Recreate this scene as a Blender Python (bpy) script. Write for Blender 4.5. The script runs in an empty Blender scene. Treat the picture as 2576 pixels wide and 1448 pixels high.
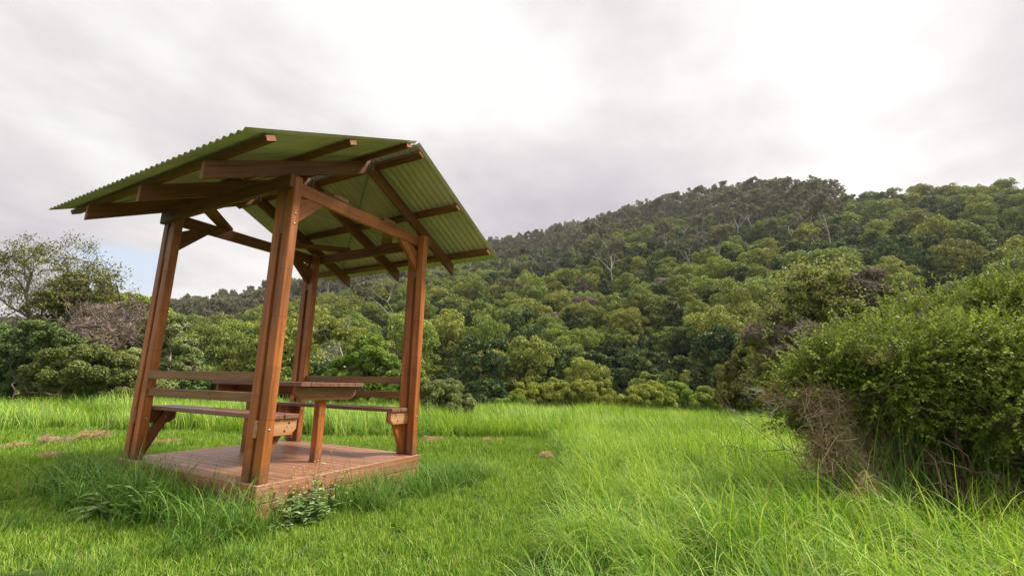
import bpy, math
import numpy as np
from mathutils import Vector, Matrix

RNG = np.random.default_rng(11)
SC = bpy.context.scene
COL = SC.collection

# ------------------------------------------------------------------ camera
CAM = np.array([-2.1807, -3.1364, 0.7383])
YAW, PITCH, ROLL = 0.50652, 0.20478, 0.02135
FPX = 1132.58                       # focal length for a frame 2576 wide
OX, OY = -32.87, 6.55
_F = np.array([math.cos(YAW)*math.cos(PITCH), math.sin(YAW)*math.cos(PITCH), math.sin(PITCH)])
_R = np.array([math.sin(YAW), -math.cos(YAW), 0.0])
_U = np.cross(_R, _F)
_R2 = _R*math.cos(ROLL) + _U*math.sin(ROLL)
_U2 = -_R*math.sin(ROLL) + _U*math.cos(ROLL)
FH = np.array([math.cos(YAW), math.sin(YAW), 0.0])


def at(px, py, depth):
    """real position of something seen at px, py (2576-wide frame) at a depth in metres"""
    d = _F + _R2*((px-1288-OX)/FPX) - _U2*((py-724-OY)/FPX)
    return CAM + d*(depth/float(d @ FH))


cam_data = bpy.data.cameras.new('camera')
cam = bpy.data.objects.new('camera', cam_data)
COL.objects.link(cam)
cam.matrix_world = Matrix(((_R2[0], _U2[0], -_F[0], CAM[0]), (_R2[1], _U2[1], -_F[1], CAM[1]),
                           (_R2[2], _U2[2], -_F[2], CAM[2]), (0, 0, 0, 1)))
cam_data.sensor_width = 36
cam_data.lens = FPX/2576*36
cam_data.shift_x = -OX/2576
cam_data.shift_y = OY/2576
cam_data.clip_start = 0.05
cam_data.clip_end = 5000
SC.camera = cam

# ------------------------------------------------------------------ helpers


def tag(o, label=None, cat=None, group=None, kind=None):
    if label: o['label'] = label
    if cat: o['category'] = cat
    if group: o['group'] = group
    if kind: o['kind'] = kind
    return o


def empty(name, loc=(0, 0, 0), label=None, cat=None, group=None):
    o = bpy.data.objects.new(name, None)
    o.empty_display_size = 0.2
    o.location = loc
    COL.objects.link(o)
    return tag(o, label, cat, group)


def link(name, me, mat=None, parent=None):
    o = bpy.data.objects.new(name, me)
    COL.objects.link(o)
    if mat is not None and len(me.materials) == 0:
        me.materials.append(mat)
    if parent is not None:
        o.parent = parent
    return o


def raw_mesh(name, V, F, attrs=None, mats=None, smooth=False):
    """V (n,3); F (m,k) faces of one size, or a list of such arrays"""
    me = bpy.data.meshes.new(name)
    V = np.asarray(V, np.float32)
    Fs = F if isinstance(F, list) else [F]
    Fs = [np.asarray(f, np.int32) for f in Fs if len(f)]
    me.vertices.add(len(V))
    me.vertices.foreach_set('co', V.ravel())
    loops = np.concatenate([f.ravel() for f in Fs])
    tot = np.concatenate([np.full(len(f), f.shape[1], np.int32) for f in Fs])
    me.loops.add(len(loops))
    me.loops.foreach_set('vertex_index', loops)
    me.polygons.add(len(tot))
    me.polygons.foreach_set('loop_start', np.concatenate([[0], np.cumsum(tot)[:-1]]).astype(np.int32))
    me.update(calc_edges=True)
    for k, v in (attrs or {}).items():
        v = np.asarray(v, np.float32)
        a = me.attributes.new(k, 'FLOAT_VECTOR' if v.ndim == 2 else 'FLOAT', 'POINT')
        a.data.foreach_set('vector' if v.ndim == 2 else 'value', v.ravel())
    if smooth:
        me.polygons.foreach_set('use_smooth', np.ones(len(tot), bool))
    for m in (mats or []):
        me.materials.append(m)
    return me


class MB:
    """collects straight timbers (prisms) with grain coordinates"""

    def __init__(self):
        self.v, self.f, self.g = [], [], []

    def prism(self, pts, ext, grain=(1, 0, 0)):
        pts = [Vector(p) for p in pts]
        ext = Vector(ext)
        n = len(pts)
        nrm = (pts[1]-pts[0]).cross(pts[2]-pts[0])
        if nrm.dot(ext) > 0:
            pts = pts[::-1]
        b = len(self.v)
        gd = Vector(grain).normalized()
        h = Vector((0, 0, 1)) if abs(gd.z) < .8 else Vector((1, 0, 0))
        e1 = gd.cross(h).normalized()
        e2 = gd.cross(e1)
        off = RNG.uniform(0, 50, 3)
        for p in pts + [q + ext for q in pts]:
            self.v.append(tuple(p))
            self.g.append((p.dot(gd)+off[0], p.dot(e1)+off[1], p.dot(e2)+off[2]))
        self.f.append(tuple(range(b, b+n)))
        self.f.append(tuple(reversed(range(b+n, b+2*n))))
        for i in range(n):
            j = (i+1) % n
            self.f.append((b+j, b+i, b+n+i, b+n+j))
        return self

    def box(self, x0, x1, y0, y1, z0, z1, grain=None):
        if grain is None:
            d = (x1-x0, y1-y0, z1-z0)
            k = d.index(max(d))
            grain = tuple(1 if i == k else 0 for i in range(3))
        return self.prism([(x0, y0, z0), (x1, y0, z0), (x1, y1, z0), (x0, y1, z0)], (0, 0, z1-z0), grain)

    def build(self, name, mat, parent=None, bevel=0.0025):
        me = bpy.data.meshes.new(name)
        me.from_pydata(self.v, [], self.f)
        a = me.attributes.new('g', 'FLOAT_VECTOR', 'POINT')
        a.data.foreach_set('vector', np.array(self.g, np.float32).ravel())
        me.materials.append(mat)
        o = link(name, me, None, parent)
        if bevel:
            m = o.modifiers.new('bevel', 'BEVEL')
            m.width = bevel
            m.segments = 1
            m.limit_method = 'ANGLE'
        return o


def new_mat(name):
    m = bpy.data.materials.new(name)
    m.use_nodes = True
    nt = m.node_tree
    nt.nodes.clear()
    return m, nt


class NT:
    def __init__(self, nt):
        self.nt = nt

    def n(self, t, **kw):
        nd = self.nt.nodes.new(t)
        for k, v in kw.items():
            setattr(nd, k, v)
        return nd

    def l(self, a, b):
        self.nt.links.new(a, b)

    def math(self, op, a, b=None, c=None, clamp=False):
        nd = self.n('ShaderNodeMath', operation=op, use_clamp=clamp)
        for i, x in enumerate((a, b, c)):
            if x is None: continue
            if isinstance(x, (int, float)): nd.inputs[i].default_value = x
            else: self.l(x, nd.inputs[i])
        return nd.outputs[0]

    def ramp(self, fac, stops, interp='LINEAR'):
        nd = self.n('ShaderNodeValToRGB')
        nd.color_ramp.interpolation = interp
        els = nd.color_ramp.elements
        while len(els) < len(stops): els.new(0.5)
        for e, (p, c) in zip(els, stops):
            e.position = p
            e.color = (*c, 1) if len(c) == 3 else c
        self.l(fac, nd.inputs[0])
        return nd.outputs[0]

    def mix(self, fac, a, b, mode='MIX'):
        nd = self.n('ShaderNodeMix', data_type='RGBA', blend_type=mode)
        for i, x in ((0, fac), (6, a), (7, b)):
            if isinstance(x, (int, float)): nd.inputs[i].default_value = x
            elif isinstance(x, tuple): nd.inputs[i].default_value = (*x, 1)
            else: self.l(x, nd.inputs[i])
        return nd.outputs[2]

    def noise(self, vec, scale, detail=3, rough=.5, dist=0.0):
        nd = self.n('ShaderNodeTexNoise')
        nd.inputs['Scale'].default_value = scale
        nd.inputs['Detail'].default_value = detail
        nd.inputs['Roughness'].default_value = rough
        nd.inputs['Distortion'].default_value = dist
        if vec is not None: self.l(vec, nd.inputs['Vector'])
        return nd.outputs[0]

    def mapping(self, vec, scale=(1, 1, 1), loc=(0, 0, 0)):
        nd = self.n('ShaderNodeMapping')
        nd.inputs['Scale'].default_value = scale
        nd.inputs['Location'].default_value = loc
        self.l(vec, nd.inputs['Vector'])
        return nd.outputs[0]

    def attr(self, name, out=1):
        return self.n('ShaderNodeAttribute', attribute_name=name).outputs[out]

    def out(self, sh):
        o = self.n('ShaderNodeOutputMaterial')
        self.l(sh, o.inputs['Surface'])


def timber(name, dark, mid, light, rough=.55, lam=0.0, weather=0.0, wcol=(.2, .15, .08), spec=.4, blotch=.3, foot=0.0):
    m, nt = new_mat(name)
    N = NT(nt)
    g = N.attr('g', 1)
    fine = N.noise(N.mapping(g, (1.6, 34, 34)), 1.0, 5, .62, .35)
    wide = N.noise(N.mapping(g, (.9, 7, 7)), 1.0, 3, .5, .5)
    f = N.math('ADD', N.math('MULTIPLY', fine, .62), N.math('MULTIPLY', wide, .38))
    col = N.ramp(f, [(.34, dark), (.5, mid), (.66, light)])
    sep = N.n('ShaderNodeSeparateXYZ')
    N.l(g, sep.inputs[0])
    if lam:
        along = N.math('ADD', N.math('MULTIPLY', sep.outputs[0], 2.6), N.math('FLOOR', N.math('MULTIPLY', sep.outputs[1], 0.1)))
        cell = N.math('FLOOR', along)
        wn = N.n('ShaderNodeTexWhiteNoise', noise_dimensions='1D')
        N.l(cell, wn.inputs['W'])
        tone = N.math('ADD', N.math('MULTIPLY', wn.outputs[0], lam), 1-lam/2)
        fr = N.math('FRACT', along)
        line = N.math('LESS_THAN', fr, 0.010)
        tone = N.math('MULTIPLY', tone, N.math('SUBTRACT', 1.0, N.math('MULTIPLY', line, .55)))
        cmb = N.n('ShaderNodeCombineColor')
        for i in range(3): N.l(tone, cmb.inputs[i])
        col = N.mix(1.0, col, cmb.outputs[0], 'MULTIPLY')
    if weather:
        wv = N.noise(N.mapping(g, (2.2, 9, 9)), 1.0, 4, .6)
        wf = N.math('MULTIPLY', N.math('SUBTRACT', wv, .42, clamp=True), weather*6, clamp=True)
        col = N.mix(wf, col, wcol)
    bl = N.noise(g, 2.3, 3, .55)
    col = N.mix(N.math('MULTIPLY', N.math('SUBTRACT', bl, .45, clamp=True), blotch*6, clamp=True), col,
                N.mix(1.0, col, (.62, .55, .5), 'MULTIPLY'))
    # drying cracks along the grain
    ck = N.noise(N.mapping(g, (1.3, 75, 75), (5, 3, 1)), 1.0, 2, .5, .2)
    col = N.mix(N.math('MULTIPLY', N.math('SUBTRACT', ck, .66, clamp=True), 9, clamp=True), col, N.mix(1.0, col, (.35, .3, .28), 'MULTIPLY'))
    if foot:
        # splashed soil and damp on the lowest part
        pz = N.n('ShaderNodeSeparateXYZ')
        ps = N.n('ShaderNodeNewGeometry').outputs['Position']
        N.l(ps, pz.inputs[0])
        sn = N.noise(ps, 11, 4, .65)
        ff = N.math('SUBTRACT', N.math('ADD', N.math('MULTIPLY', sn, 1.3), -.30), N.math('MULTIPLY', N.math('ABSOLUTE', pz.outputs[2]), 1/foot), clamp=True)
        col = N.mix(N.math('MULTIPLY', ff, 2.2, clamp=True), col, (.15, .085, .045))
    # small knots
    vo = N.n('ShaderNodeTexVoronoi', feature='F1')
    vo.inputs['Scale'].default_value = 1.0
    N.l(N.mapping(g, (2.4, 7, 7)), vo.inputs['Vector'])
    kn = N.math('LESS_THAN', vo.outputs['Distance'], .055)
    col = N.mix(N.math('MULTIPLY', kn, .6), col, (.05, .02, .01))
    b = N.n('ShaderNodeBsdfPrincipled')
    N.l(col, b.inputs['Base Color'])
    rr = N.math('ADD', N.math('MULTIPLY', wide, .25), rough-.12)
    N.l(rr, b.inputs['Roughness'])
    b.inputs['Specular IOR Level'].default_value = spec
    bp = N.n('ShaderNodeBump')
    bp.inputs['Strength'].default_value = .35
    bp.inputs['Distance'].default_value = .002
    N.l(fine, bp.inputs['Height'])
    N.l(bp.outputs[0], b.inputs['Normal'])
    N.out(b.outputs[0])
    return m


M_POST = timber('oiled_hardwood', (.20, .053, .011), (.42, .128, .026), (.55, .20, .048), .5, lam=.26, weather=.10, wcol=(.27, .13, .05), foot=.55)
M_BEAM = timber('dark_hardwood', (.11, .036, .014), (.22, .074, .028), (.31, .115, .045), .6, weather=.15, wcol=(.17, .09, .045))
M_WEATH = timber('weathered_hardwood', (.13, .055, .02), (.25, .115, .038), (.34, .17, .065), .55, weather=.35, wcol=(.21, .13, .055))
M_SEAT = timber('seat_hardwood', (.12, .045, .027), (.235, .10, .06), (.32, .155, .10), .38, weather=.25, wcol=(.32, .19, .14), spec=.5)
M_DECK = timber('deck_hardwood', (.22, .085, .042), (.35, .155, .082), (.45, .22, .13), .42, weather=.2, wcol=(.45, .27, .19), spec=.5, blotch=.3)
M_FASCIA = timber('fascia_hardwood', (.25, .105, .055), (.38, .17, .09), (.48, .24, .14), .5, weather=.2, wcol=(.48, .29, .19), blotch=.25)
M_END = timber('sawn_end_grain', (.34, .15, .06), (.50, .24, .10), (.60, .33, .16), .6, weather=.1, wcol=(.4, .22, .12))
M_GAP = timber('packing_timber', (.24, .14, .085), (.36, .22, .15), (.46, .30, .22), .6)


def simple(name, col, rough=.5, metal=0.0):
    m, nt = new_mat(name)
    N = NT(nt)
    b = N.n('ShaderNodeBsdfPrincipled')
    ob = N.n('ShaderNodeTexCoord').outputs['Object']
    nz = N.noise(ob, 60, 3)
    c = N.mix(N.math('MULTIPLY', nz, .5), col, tuple(x*.6 for x in col))
    N.l(c, b.inputs['Base Color'])
    b.inputs['Roughness'].default_value = rough
    b.inputs['Metallic'].default_value = metal
    N.out(b.outputs[0])
    return m


M_BOLT = simple('galvanised_steel', (.42, .41, .38), .45, .8)
M_HOLE = simple('rusted_bolt', (.05, .03, .02), .8)
M_STRAP = simple('galvanised_strap', (.30, .33, .24), .5, .3)


def roof_mat():
    m, nt = new_mat('green_corrugated_steel')
    N = NT(nt)
    ob = N.n('ShaderNodeTexCoord').outputs['Object']
    g1 = N.noise(ob, 1.6, 4, .6)
    g2 = N.noise(N.mapping(ob, (2, 30, 2)), 1.0, 4, .6)
    col = N.ramp(N.math('ADD', N.math('MULTIPLY', g1, .6), N.math('MULTIPLY', g2, .4)),
                 [(.3, (.21, .25, .13)), (.52, (.31, .355, .21)), (.72, (.38, .42, .28))])
    sp = N.noise(ob, 34, 3, .7)
    col = N.mix(N.math('MULTIPLY', N.math('SUBTRACT', sp, .60, clamp=True), 5, clamp=True), col, (.13, .15, .05))
    # underside colour is lightened to make up for the weak bounced light
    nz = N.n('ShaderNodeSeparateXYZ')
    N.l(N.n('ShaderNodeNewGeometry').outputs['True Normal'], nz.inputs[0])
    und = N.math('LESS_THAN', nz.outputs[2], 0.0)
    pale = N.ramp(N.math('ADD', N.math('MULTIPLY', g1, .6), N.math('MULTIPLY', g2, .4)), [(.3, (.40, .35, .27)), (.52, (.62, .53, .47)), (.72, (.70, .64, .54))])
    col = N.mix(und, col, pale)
    b = N.n('ShaderNodeBsdfPrincipled')
    N.l(col, b.inputs['Base Color'])
    b.inputs['Roughness'].default_value = .48
    b.inputs['Specular IOR Level'].default_value = .35
    N.out(b.outputs[0])
    return m


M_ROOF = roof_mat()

# ------------------------------------------------------------------ shelter
LV, LU = 1.768, 2.024          # across the gable (x), along the ridge (y)
PX, PY, GP = .076, .086, .044  # post member size, gap
H = 2.384
shelter = empty('picnic_shelter', (0, 0, 0),
                'red-brown timber picnic shelter with green corrugated gable roof on a low deck', 'shelter')

# deck: boards run along y
deck = MB()
nb = 19
bw = (LV+.016)/nb
for i in range(nb):
    x0 = -.008+i*bw
    deck.box(x0+.0022, x0+bw-.0022, -.006, LU+.02, -.025+RNG.uniform(-.001, .001), 0+RNG.uniform(-.0015, .0005), (0, 1, 0))
deck_o = deck.build('deck', M_DECK, shelter, .003)
# short butt joint lines: joists below to close the gaps
j = MB()
for y in (.02, .5, 1.0, 1.5, 1.98):
    j.box(0.0, LV, y-.022, y+.022, -.14, -.028)
j.build('joist', M_BEAM, shelter)
for z1, z0, e in ((-.001, -.122, .02), (-.130, -.25, .016), (-.262, -.40, .012)):
    MB().box(-.008-e-.004, LV+.008+e, -.03-(e-.02), -.008-(e-.02)*0, z0, z1, (1, 0, 0)).build('fascia_board', M_FASCIA, shelter, .004)
    MB().box(-.03-(e-.02), -.010, -.006, LU+.02, z0, z1-.0005, (0, 1, 0)).build('fascia_board', M_FASCIA, shelter, .004)
    MB().box(-.008, LV+.008, LU+.022, LU+.044, z0, z1-.0015, (1, 0, 0)).build('fascia_board', M_FASCIA, shelter, .004)
    MB().box(LV+.010, LV+.032, -.006, LU+.02, z0, z1-.0025, (0, 1, 0)).build('fascia_board', M_FASCIA, shelter, .004)


def dome(cx, cy, cz, r, nrm, name='bolt', mat=None, parent=None, flat=.5):
    """round bolt head on a face, nrm = axis name with sign"""
    V, F = [], []
    n = 10
    ax = {'x': Vector((1, 0, 0)), 'y': Vector((0, 1, 0)), 'z': Vector((0, 0, 1))}[nrm[1]]*(1 if nrm[0] == '+' else -1)
    a = ax.orthogonal().normalized()
    b = ax.cross(a)
    c = Vector((cx, cy, cz))
    for rr, hh in ((1, -.2), (1, .1), (.75, .6), (.4, .9)):
        for k in range(n):
            t = 2*math.pi*k/n
            V.append(c+a*(r*rr*math.cos(t))+b*(r*rr*math.sin(t))+ax*(r*flat*hh))
    for lv in range(3):
        for k in range(n):
            F.append((lv*n+k, lv*n+(k+1) % n, (lv+1)*n+(k+1) % n, (lv+1)*n+k))
    F.append(tuple(3*n+k for k in range(n)))
    me = bpy.data.meshes.new(name)
    me.from_pydata(V, [], F)
    me.polygons.foreach_set('use_smooth', [True]*len(F))
    return link(name, me, mat or M_BOLT, parent or shelter)


# posts: pairs of members with a gap
for x0 in (0.0, LV-PX):
    for y0 in (0.0, LU-2*PY-GP):
        for yy in (y0, y0+PY+GP):
            p = MB().box(x0, x0+PX, yy, yy+PY, .0005, H, (0, 0, 1)).build('post', M_POST, shelter, .006)
        g0 = y0+PY
        # packer between the members near the top
        MB().box(x0+.008, x0+PX-.008, g0+.0005, g0+GP-.0005, 1.895, H-.17, (0, 0, 1)).build('packer', M_WEATH, p, .002)
        # recess strip deep in the gap
        MB().box(x0+.022, x0+PX-.022, g0+.0005, g0+GP-.0005, .001, 1.89, (0, 0, 1)).build('packer', M_BEAM, p, .002)
for (x, y, z, n) in ((.040, .0, 2.059, '-y'), (.039, 0, 1.974, '-y'), (.036, 0, .372, '-y'), (LV-.038, 0, 2.06, '-y'),
                     (LV-.038, 0, 1.975, '-y'), (LV-.036, 0, .385, '-y'), (.05, LU-2*PY-GP, .36, '-y'), (.05, LU-2*PY-GP, 2.03, '-y'),
                     (LV-.04, LU-2*PY-GP, .385, '-y'), (LV-.04, LU-2*PY-GP, 2.03, '-y')):
    dome(x, y, z, .0115, n)

# plates on the outer faces of the posts
PD = .118
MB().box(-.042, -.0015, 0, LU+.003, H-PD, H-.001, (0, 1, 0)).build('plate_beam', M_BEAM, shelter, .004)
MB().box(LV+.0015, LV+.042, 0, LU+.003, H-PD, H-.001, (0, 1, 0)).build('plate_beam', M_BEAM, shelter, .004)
# ties in the gaps
TY = (PY+.001, LU-PY-GP+.001)
for i, ty in enumerate(TY):
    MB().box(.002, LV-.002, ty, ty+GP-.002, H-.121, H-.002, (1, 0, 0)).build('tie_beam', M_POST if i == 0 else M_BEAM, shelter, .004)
    # knee braces
    for s in (0, 1):
        X = (lambda v: v) if s == 0 else (lambda v: LV-v)
        zt = H-.123
        pts = [(X(PX+.001), ty+.001, 2.195), (X(.200), ty+.001, zt), (X(.375), ty+.001, zt), (X(PX+.001), ty+.001, 1.975)]
        MB().prism(pts, (0, GP-.004, 0), (1 if s == 0 else -1, 0, 1)).build('knee_brace', M_POST if i == 0 else M_BEAM, shelter, .003)
# flat corner braces on top of the ties
for (xc, sx) in ((-.02, 1), (LV+.02, -1)):
    for (yc, sy) in ((TY[0], 1), (TY[1]+GP-.002, -1)):
        pts = [(xc, yc+sy*.485), (xc, yc+sy*.665), (xc+sx*.665, yc), (xc+sx*.49, yc)]
        MB().prism([(a, b, H+.001) for a, b in pts], (0, 0, .040), (sx, -sy, 0)).build('corner_brace', M_BEAM if sy < 0 else M_WEATH, shelter, .003)

# rafters
MX = LV/2
rb = lambda x: 2.8053-.4683*abs(x-MX)      # underside
RD = .1371                                 # vertical depth
for ry in (.081, .977, 1.915):
    for s in (-1, 1):
        xe = MX+s*(MX+.6466)
        xi = MX+s*.0008
        cut = .035
        pts = [(xe, ry, rb(xe)), (xi, ry, rb(xi)), (xi, ry, rb(xi)+RD), (xe-s*-.0, ry, rb(xe)+RD)]
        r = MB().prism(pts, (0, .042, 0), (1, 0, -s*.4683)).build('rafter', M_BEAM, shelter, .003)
    # nail plates at the apex
    pl = MB()
    for s in (-1, 1):
        a = MX+s*.010
        b_ = MX+s*.034
        pl.prism([(a, ry-.0022, rb(a)+.05), (b_, ry-.0022, rb(b_)+.06), (b_, ry-.0022, rb(b_)+RD-.006), (a, ry-.0022, rb(a)+RD-.006)], (0, .0017, 0))
    pl.build('nail_plate', M_STRAP, r, 0)

# purlins
UP = Vector((.4588, 0, 1)).normalized()
for s in (-1, 1):
    for k, off in enumerate((1.425, .745, .085)):
        x = MX+s*off
        zb = rb(x)+RD+.0008
        sl = Vector((-s*1.0, 0, .4683)).normalized()      # up the slope
        up = Vector((s*.4683, 0, 1)).normalized()
        c = Vector((x, -.487, zb))
        pts = [c-sl*.037, c+sl*.037, c+sl*.037+up*.041, c-sl*.037+up*.041]
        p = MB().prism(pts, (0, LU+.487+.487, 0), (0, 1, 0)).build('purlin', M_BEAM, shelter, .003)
        # pale weathered sawn end
        e = MB().prism([q+Vector((0, -.0022, 0)) for q in (c-sl*.034+up*.003, c+sl*.034+up*.003, c+sl*.034+up*.038, c-sl*.034+up*.038)], (0, .0015, 0), (1, 0, 0))
        e.build('sawn_end', M_POST, p, 0)

# corrugated sheets, corrugations run down the slope
PITCHC = .0763
for s in (-1, 1):
    ny = int((LU+1.034)/PITCHC*10)
    ys = np.linspace(-.517, LU+.517, ny)
    prof = .0085*np.cos(2*np.pi*(ys+.517)/PITCHC)
    ts = np.linspace(0, 1, 9)
    x_r = MX+s*.012
    x_e = MX+s*(MX+.738)
    V = []
    upv = np.array([s*.4588, 0, 1.0])/math.sqrt(1+.4588**2)
    for t in ts:
        x = x_r+(x_e-x_r)*t
        z = 2.999-.4588*abs(x-MX)
        b = np.stack([np.full(ny, x), ys, np.full(ny, z)], 1)+prof[:, None]*upv[None, :]
        V.append(b)
    V = np.concatenate(V)
    i = np.arange(8)[:, None]*ny+np.arange(ny-1)[None, :]
    F = np.stack([i, i+1, i+ny+1, i+ny], -1).reshape(-1, 4)
    if s < 0: F = F[:, ::-1]
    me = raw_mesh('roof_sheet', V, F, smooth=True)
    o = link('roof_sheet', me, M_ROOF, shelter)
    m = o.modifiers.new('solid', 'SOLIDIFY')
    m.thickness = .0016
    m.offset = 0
    # roofing screws on the crests over the purlins
# steel strap bracing under the sheets
for (xa, ya, xb, yb) in ((MX+.02, .10, LV+.50, 1.95), (MX+.02, 1.95, LV+.5, .10), (MX-.02, .10, -.5, 1.95), (MX-.02, 1.95, -.5, .10)):
    a = Vector((xa, ya, rb(xa)+RD+.0002)); b = Vector((xb, yb, rb(xb)+RD+.0002))
    d = (b-a).normalized(); w = d.cross(Vector((0, 0, 1))).normalized()*.013
    MB().prism([a-w, a+w, b+w, b-w], (0, 0, .0012), d).build('strap_brace', M_STRAP, shelter, 0)

# benches
for side in (0, 1):
    X = (lambda v: v) if side == 0 else (lambda v: LV-v)
    bench = empty('bench', (0, 0, 0)); bench.parent = shelter
    bench['label'] = 'slatted bench on the near left side of the deck' if side == 0 else 'slatted bench along the far right side of the deck'

    def bb(x0, x1, *r):
        a, c = sorted((X(x0), X(x1)))
        return MB().box(a, c, *r)
    ST = .4735
    bb(.079, .200, .071, 1.905, ST-.036, ST, (0, 1, 0)).build('seat', M_SEAT, bench, .004)
    bb(.208, .336, .071, 1.905, ST-.036, ST-.0006, (0, 1, 0)).build('seat', M_SEAT, bench, .004)
    ya, yb = 2*PY+GP+.001, LU-2*PY-GP-.001
    bb(.001, .040, ya, yb, .7211, .7933, (0, 1, 0)).build('back_rail', M_WEATH, bench, .004)
    bb(.019, .056, ya, yb, .5638, .6366, (0, 1, 0)).build('back_rail', M_WEATH, bench, .004)
    for k, y0 in enumerate((PY+.002, LU-PY-GP+.002)):
        pts = [(X(-.008), y0, .312), (X(.288), y0, .312), (X(.334), y0, .357), (X(.334), y0, ST-.0375), (X(-.008), y0, ST-.0375)]
        br = MB().prism(pts, (0, GP-.004, 0), (1, 0, 0)).build('seat_bracket', M_END if k == 0 else M_BEAM, bench, .004)
        if k == 0:
            for (bx, bz, r) in ((.262, .405, .010), (.228, .345, .010), (.248, .377, .005)):
                dome(X(bx), y0, bz, r, '-y', 'bolt', M_HOLE, br, .25)
        y1 = y0+GP-.002 if k == 0 else y0-.042
        pts = [(X(.0775), y1, .18), (X(.0775), y1, .012), (X(.095), y1, .02), (X(.235), y1, .31), (X(.270), y1, .312), (X(.314), y1, .352), (X(.314), y1, ST-.039), (X(.215), y1, ST-.039)]
        MB().prism(pts, (0, .04, 0), (1 if side == 0 else -1, 0, 2)).build('bracket_strut', M_BEAM if side == 0 else M_POST, bench, .003)
        if k == 1:
            dome(X(.225), y1, .365, .010, '-y', 'bolt', M_BOLT, br)

# table
table = empty('picnic_table', (.868, 1.0, 0), 'oiled timber picnic table on two square legs in the middle of the shelter deck', 'table')


def tb(mb, name, mat, bev=.004):
    o = mb.build(name, mat, table, bev)
    o.location = (-.868, -1.0, 0)
    return o


xs = np.linspace(.50, 1.238, 8)
for i in range(7):
    tb(MB().box(xs[i]+.0012, xs[i+1]-.0012, .30+RNG.uniform(-.003, .003), 1.66, .683, .719+RNG.uniform(-.001, .001), (0, 1, 0)), 'tabletop_plank', M_SEAT, .003)
for k, (ya, yb, yl) in enumerate(((.388, .434, .436), (1.567, 1.613, 1.49))):
    pts = [(.522, ya, .615), (.588, ya, .5585), (1.166, ya, .5585), (1.228, ya, .61), (1.228, ya, .682), (.522, ya, .682)]
    br = tb(MB().prism(pts, (0, yb-ya, 0), (1, 0, 0)), 'bearer', M_WEATH)
    tb(MB().box(.835, .911, yl, yl+.076, .0006, .682, (0, 0, 1)), 'leg', M_POST, .004)
    if k == 0:
        for bx in (.842, .872, .903):
            o = dome(bx, ya, .588, .008 if bx == .872 else .006, '-y', 'bolt', M_HOLE, br)
tb(MB().box(.70, .745, .436, 1.565, .60, .682, (0, 1, 0)), 'rail', M_BEAM)
tb(MB().box(1.0, 1.045, .436, 1.565, .60, .682, (0, 1, 0)), 'rail', M_BEAM)

# ------------------------------------------------------------------ terrain
RH = np.array([math.sin(YAW), -math.cos(YAW), 0.0])


def vnoise(x, y, seed=0):
    """cheap smooth value noise in -1..1"""
    xi = np.floor(x).astype(np.int64); yi = np.floor(y).astype(np.int64)
    fx = x-xi; fy = y-yi
    fx = fx*fx*(3-2*fx); fy = fy*fy*(3-2*fy)

    def h(a, b):
        n = (a*374761393+b*668265263+seed*1442695041) & 0xffffffff
        n = ((n ^ (n >> 13))*1274126177) & 0xffffffff
        return ((n ^ (n >> 16)) & 0xffff)/32767.5-1
    return (h(xi, yi)*(1-fx)+h(xi+1, yi)*fx)*(1-fy)+(h(xi, yi+1)*(1-fx)+h(xi+1, yi+1)*fx)*fy


def fbm(x, y, s, o=3, seed=0):
    t = 0; a = 1; n = 0
    for k in range(o):
        t = t+a*vnoise(x/s*2**k, y/s*2**k, seed+k*17); n += a; a *= .5
    return t/n


def sstep(a, b, x):
    t = np.clip((x-a)/(b-a), 0, 1)
    return t*t*(3-2*t)


# px, skyline y, ridge distance, tree height there
RIDGE = np.array([(-2200, 960, 300, 9), (-500, 900, 300, 10), (0, 862, 300, 10), (300, 800, 320, 11), (430, 772, 330, 12), (560, 752, 340, 13), (690, 724, 360, 13),
                  (900, 684, 380, 13), (1225, 606, 380, 14), (1400, 572, 350, 14), (1560, 535, 320, 14), (1700, 500, 290, 14), (1850, 472, 260, 14),
                  (2030, 460, 230, 14), (2150, 470, 215, 9), (2300, 468, 205, 8), (2576, 450, 190, 8), (3300, 460, 185, 8), (6000, 700, 185, 8)], float)
_ph, _zr, _dr = [], [], []
for px, sy, dr, th in RIDGE:
    p = at(px, 966, 100)-CAM
    ph = math.atan2(p @ RH, p @ FH)
    q = at(px, sy, dr*math.cos(ph))
    _ph.append(ph); _zr.append(q[2]-th*.86); _dr.append(dr)
_ph, _zr, _dr = map(np.array, (_ph, _zr, _dr))


def ground_z(x, y):
    x = np.asarray(x, float); y = np.asarray(y, float)
    rx, ry = x-CAM[0], y-CAM[1]
    a = rx*FH[0]+ry*FH[1]; b = rx*RH[0]+ry*RH[1]
    r = np.hypot(a, b); ph = np.arctan2(b, a)
    zr = np.interp(ph, _ph, _zr); dr = np.interp(ph, _ph, _dr)
    fwd = sstep(2.1, 1.5, np.abs(ph))           # hill only in front
    near = -.27+.035*fbm(x, y, 2.3, 2, 5)*sstep(.3, 2.5, r)
    near = near+.10*fbm(x, y, 5.0, 2, 9)*sstep(7, 12, r)+.05*sstep(7.5, 10, r)*np.exp(-((b-3.6)/2.6)**2)*sstep(14, 10, r)
    drop = sstep(14, 34, r)*3.2
    z = near-drop*fwd
    s = np.clip((r-42)/(dr-42), 0, 1.0)
    hill = (zr+3.4)*(s**1.02)+3.5*fbm(x, y, 45, 3, 3)*np.sin(np.pi*np.clip(s, 0, 1))**.7
    z = z+hill*fwd
    over = np.maximum(r-dr, 0)
    z = z-np.minimum(over*.22, 40)*fwd
    return z


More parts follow.
